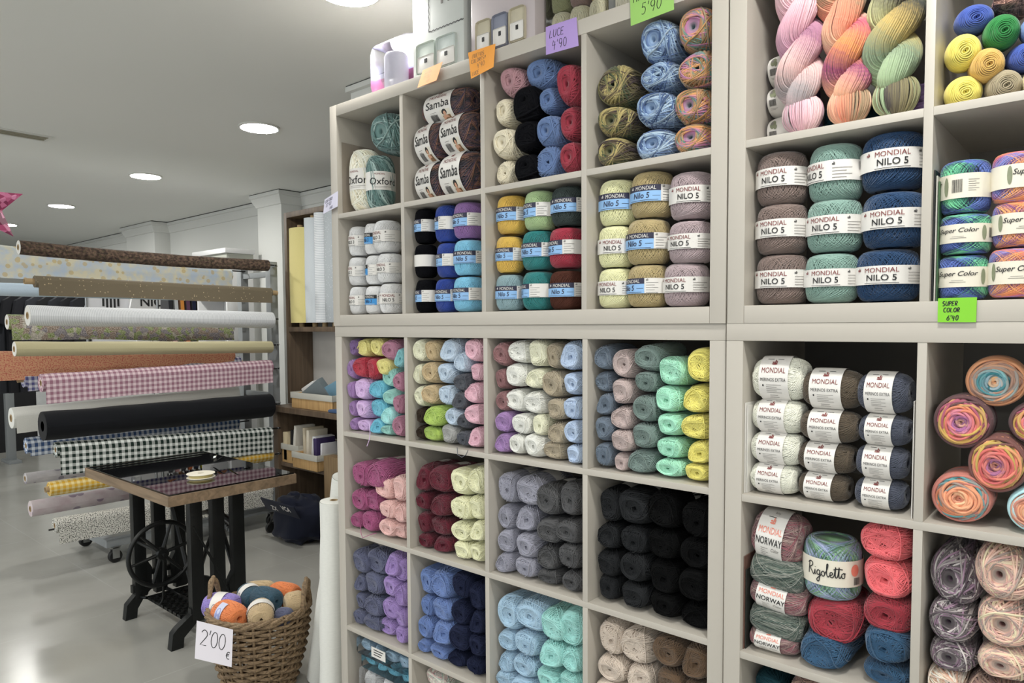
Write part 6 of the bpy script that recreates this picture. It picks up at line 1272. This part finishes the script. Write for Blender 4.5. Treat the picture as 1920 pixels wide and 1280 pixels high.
b = MB(); b.box(-.112, .112, -.095, .108, 0, .172, M_FILM, .035); b.build('plastic_wrap', pk_)
def kit(x0, x1, h, y, c_, label, scal, balls, art):
    o = empty('kit_bag', ((x0+x1)/2, y, ZT)); tag(o, label, 'kit bag', 'yarn kit bags on top of the shelves'); w = x1-x0; m = plain('kit_%d' % c_[0], c_, .4, var=.03)
    b = MB(); b.box(-w/2, w/2, 0, .10, 0, h, m, .012); b.build('bag_body', o)
    if scal:
        b = MB(); z0, z1, a0, a1 = scal; path = [(a0+(a1-a0)*0, z1)]+[(a0+.0016*math.sin(i*2.1), z1+(z0-z1)*i/30) for i in range(31)]+[(a0+(a1-a0)*i/30, z0+.0016*math.sin(i*2.1)) for i in range(31)]+([(a1+.0016*math.sin(i*2.1), z0+(z1-z0)*i/30) for i in range(31)] if a1 < w/2-.01 else [])
        v_, f_ = ribbon(path, .0035); b.add([(p, -.001, q) for p, q in v_], f_, M_INK); b.build('wavy_border', o)
    b = MB(); nb_ = len(balls); ww = w*.78/nb_
    for i, cc in enumerate(balls): b.box(-w*.39+ww*i+.003, -w*.39+ww*(i+1)-.003, -.006, .002, .012, .105, plain('kitball_%d_%d' % (cc[0], cc[2]), cc, .8, var=.08, scale=40.), .012); 
    for i in range(nb_): b.box(-w*.39+ww*i+.008, -w*.39+ww*(i+1)-.008, -.0075, -.005, .018, .066, M_PAPER, .004); b.box(-w*.39+ww*(i+.45), -w*.39+ww*(i+.58), -.009, -.007, .044, .056, M_INK)
    b.build('window_balls', o)
    b = MB()
    for it in art: b.box(it[0], it[0]+it[2], -.002, -.0005, it[1], it[1]+it[3], it[4])
    b.build('print', o)
kit(.405, .635, .335, .03, (204, 207, 203), 'white kit bag with a wavy black border on top', (.135, .335, -.035, .115), [(206, 214, 206), (200, 208, 204)], [(.0, .235, .008, .022, plain('print_rust', (136, 96, 84), .6)), (.012, .246, .008, .006, plain('print_rust', (136, 96, 84), .6)), (.02, .205, .008, .010, M_GREY), (.05, .205, .010, .010, M_INK), (.066, .215, .002, .04, plain('print_pink', (206, 160, 156), .6))])
kit(.66, .905, .33, .03, (190, 180, 182), 'pinkish grey kit bag behind the orange price card', (.195, .33, -.08, .085), [(196, 188, 166), (138, 142, 158), (196, 188, 166)], [(-.03, .245, .06, .016, plain('print_grey', (164, 156, 160), .6))])
pm = empty('ball_pack', (1.01, .10, ZT)); tag(pm, 'clear pack of green, mauve and mustard mini balls on top', 'yarn pack')
for i, cc in enumerate(('oliveg', 'mauveb', 'mustard', 'ecru', 'ecru', 'ecru')):
    RGB.update(oliveg=(150, 152, 104), mauveb=(150, 122, 114), mustard=(196, 160, 86), ecru=(206, 200, 168))
    y = bpy.data.objects.new('mini_ball', UPRIGHT[i % 2]); COL.objects.link(y); y.parent = pm; y.location = (-.062+.062*(i % 3), 0, .115 if i < 3 else .043); y.scale = (.58, .58, .40 if i < 3 else .42); set_mat(y, ymat(cc))
b = MB(); b.box(-.098, .098, -.04, .045, 0, .158, M_FILM, .018); b.build('plastic_wrap', pm)
pm = empty('ball_pack', (1.19, .10, ZT)); tag(pm, 'clear pack of cream mini balls on top, rightmost', 'yarn pack')
for i in range(4):
    y = bpy.data.objects.new('mini_ball', UPRIGHT[i % 2]); COL.objects.link(y); y.parent = pm; y.location = (-.035+.07*(i % 2), 0, .115 if i < 2 else .043); y.scale = (.62, .6, .42); set_mat(y, yarn_mat('kitcream', (214, 206, 182)))
b = MB(); b.box(-.076, .076, -.04, .045, 0, .158, M_FILM, .018); b.build('plastic_wrap', pm)
# colour cards tucked beside the merino skeins
xa, xb, yc, zl, zu = cell('LR', 0, 0)
for x, lab, hh in ((xa+.0012, 'white colour card standing at the left wall of the merino cubby', .20), (xb-.006, 'white leaflets standing at the right wall of merino cubby', .225)):
    b = MB()
    for k in range(2): b.box(x+.0026*k-.0002, x+.0026*k+.0012, yc+.012+.006*k, yc+.16, zl+.0005, zl+hh-.006*k, M_PAPER)
    tag(b.build('colour_card'), lab, 'colour card')

# loose yarn ends and leaflets
def loose_end(near, pts, color, r=.0011):
    best = min((o for o in COL.objects if o.name.startswith('yarn_ball') and o.parent is None), key=lambda o: (o.location-Vector(near)).length)
    b = MB(); b.tube(pts, r, ymat(color), 6); e = b.build('loose_end', best); e.matrix_parent_inverse = (Matrix.LocRotScale(best.location, best.rotation_euler, best.scale)).inverted()
def pp(u, v, Y=.004): return tuple(at(u, v, Y))
loose_end(pp(690, 792, .05), [pp(692, 790, .012), pp(694, 812, -.004), pp(692, 826, -.006), pp(688, 836, -.006)], 'palelilac')
loose_end(pp(868, 835, .05), [pp(857, 838, .008), pp(858, 852, -.004), pp(866, 857, -.006), pp(874, 852, -.006), pp(878, 843, -.004)], 'dkgrey')
loose_end(pp(665, 985, .05), [pp(676, 985, .01), pp(677, 1000, -.002), pp(680, 1008, -.005), pp(694, 1002, .004), pp(706, 999, .02)], 'magenta')
xa, xb, yc, zl, zu = cell('UL', 0, 0)
b = MB(); b.box(xa+.001, xa+.0025, .02, .16, zl+.0005, zl+.25, plain('grey_card', (150, 140, 128), .8)); tag(b.build('colour_card'), 'brownish colour card standing by the upright cream skein', 'colour card')
xa, xb, yc, zl, zu = cell('UR', 1, 1)
b = MB()
for k, c_ in enumerate(((20, 22, 24), (196, 194, 186), (60, 96, 60))): b.box(xa+.001+.003*k, xa+.003+.003*k, .01+.004*k, .15, zl+.0005, zl+.24-.01*k, plain('leaflet_%d' % k, c_, .5))
tag(b.build('leaflet_stack'), 'dark-edged leaflets standing left of the striped cakes', 'leaflets')
xa, xb, yc, zl, zu = cell('LR', 0, 1)
b = MB()
for k, c_ in enumerate(((112, 84, 74), (40, 44, 40))): b.box(xa+.001+.003*k, xa+.003+.003*k, .012+.004*k, .15, zl+.0005, zl+.21-.03*k, plain('leaflet_b%d' % k, c_, .5, var=.3, scale=50.))
tag(b.build('leaflet_stack'), 'dark leaflets standing left of the pink-labelled skeins', 'leaflets')
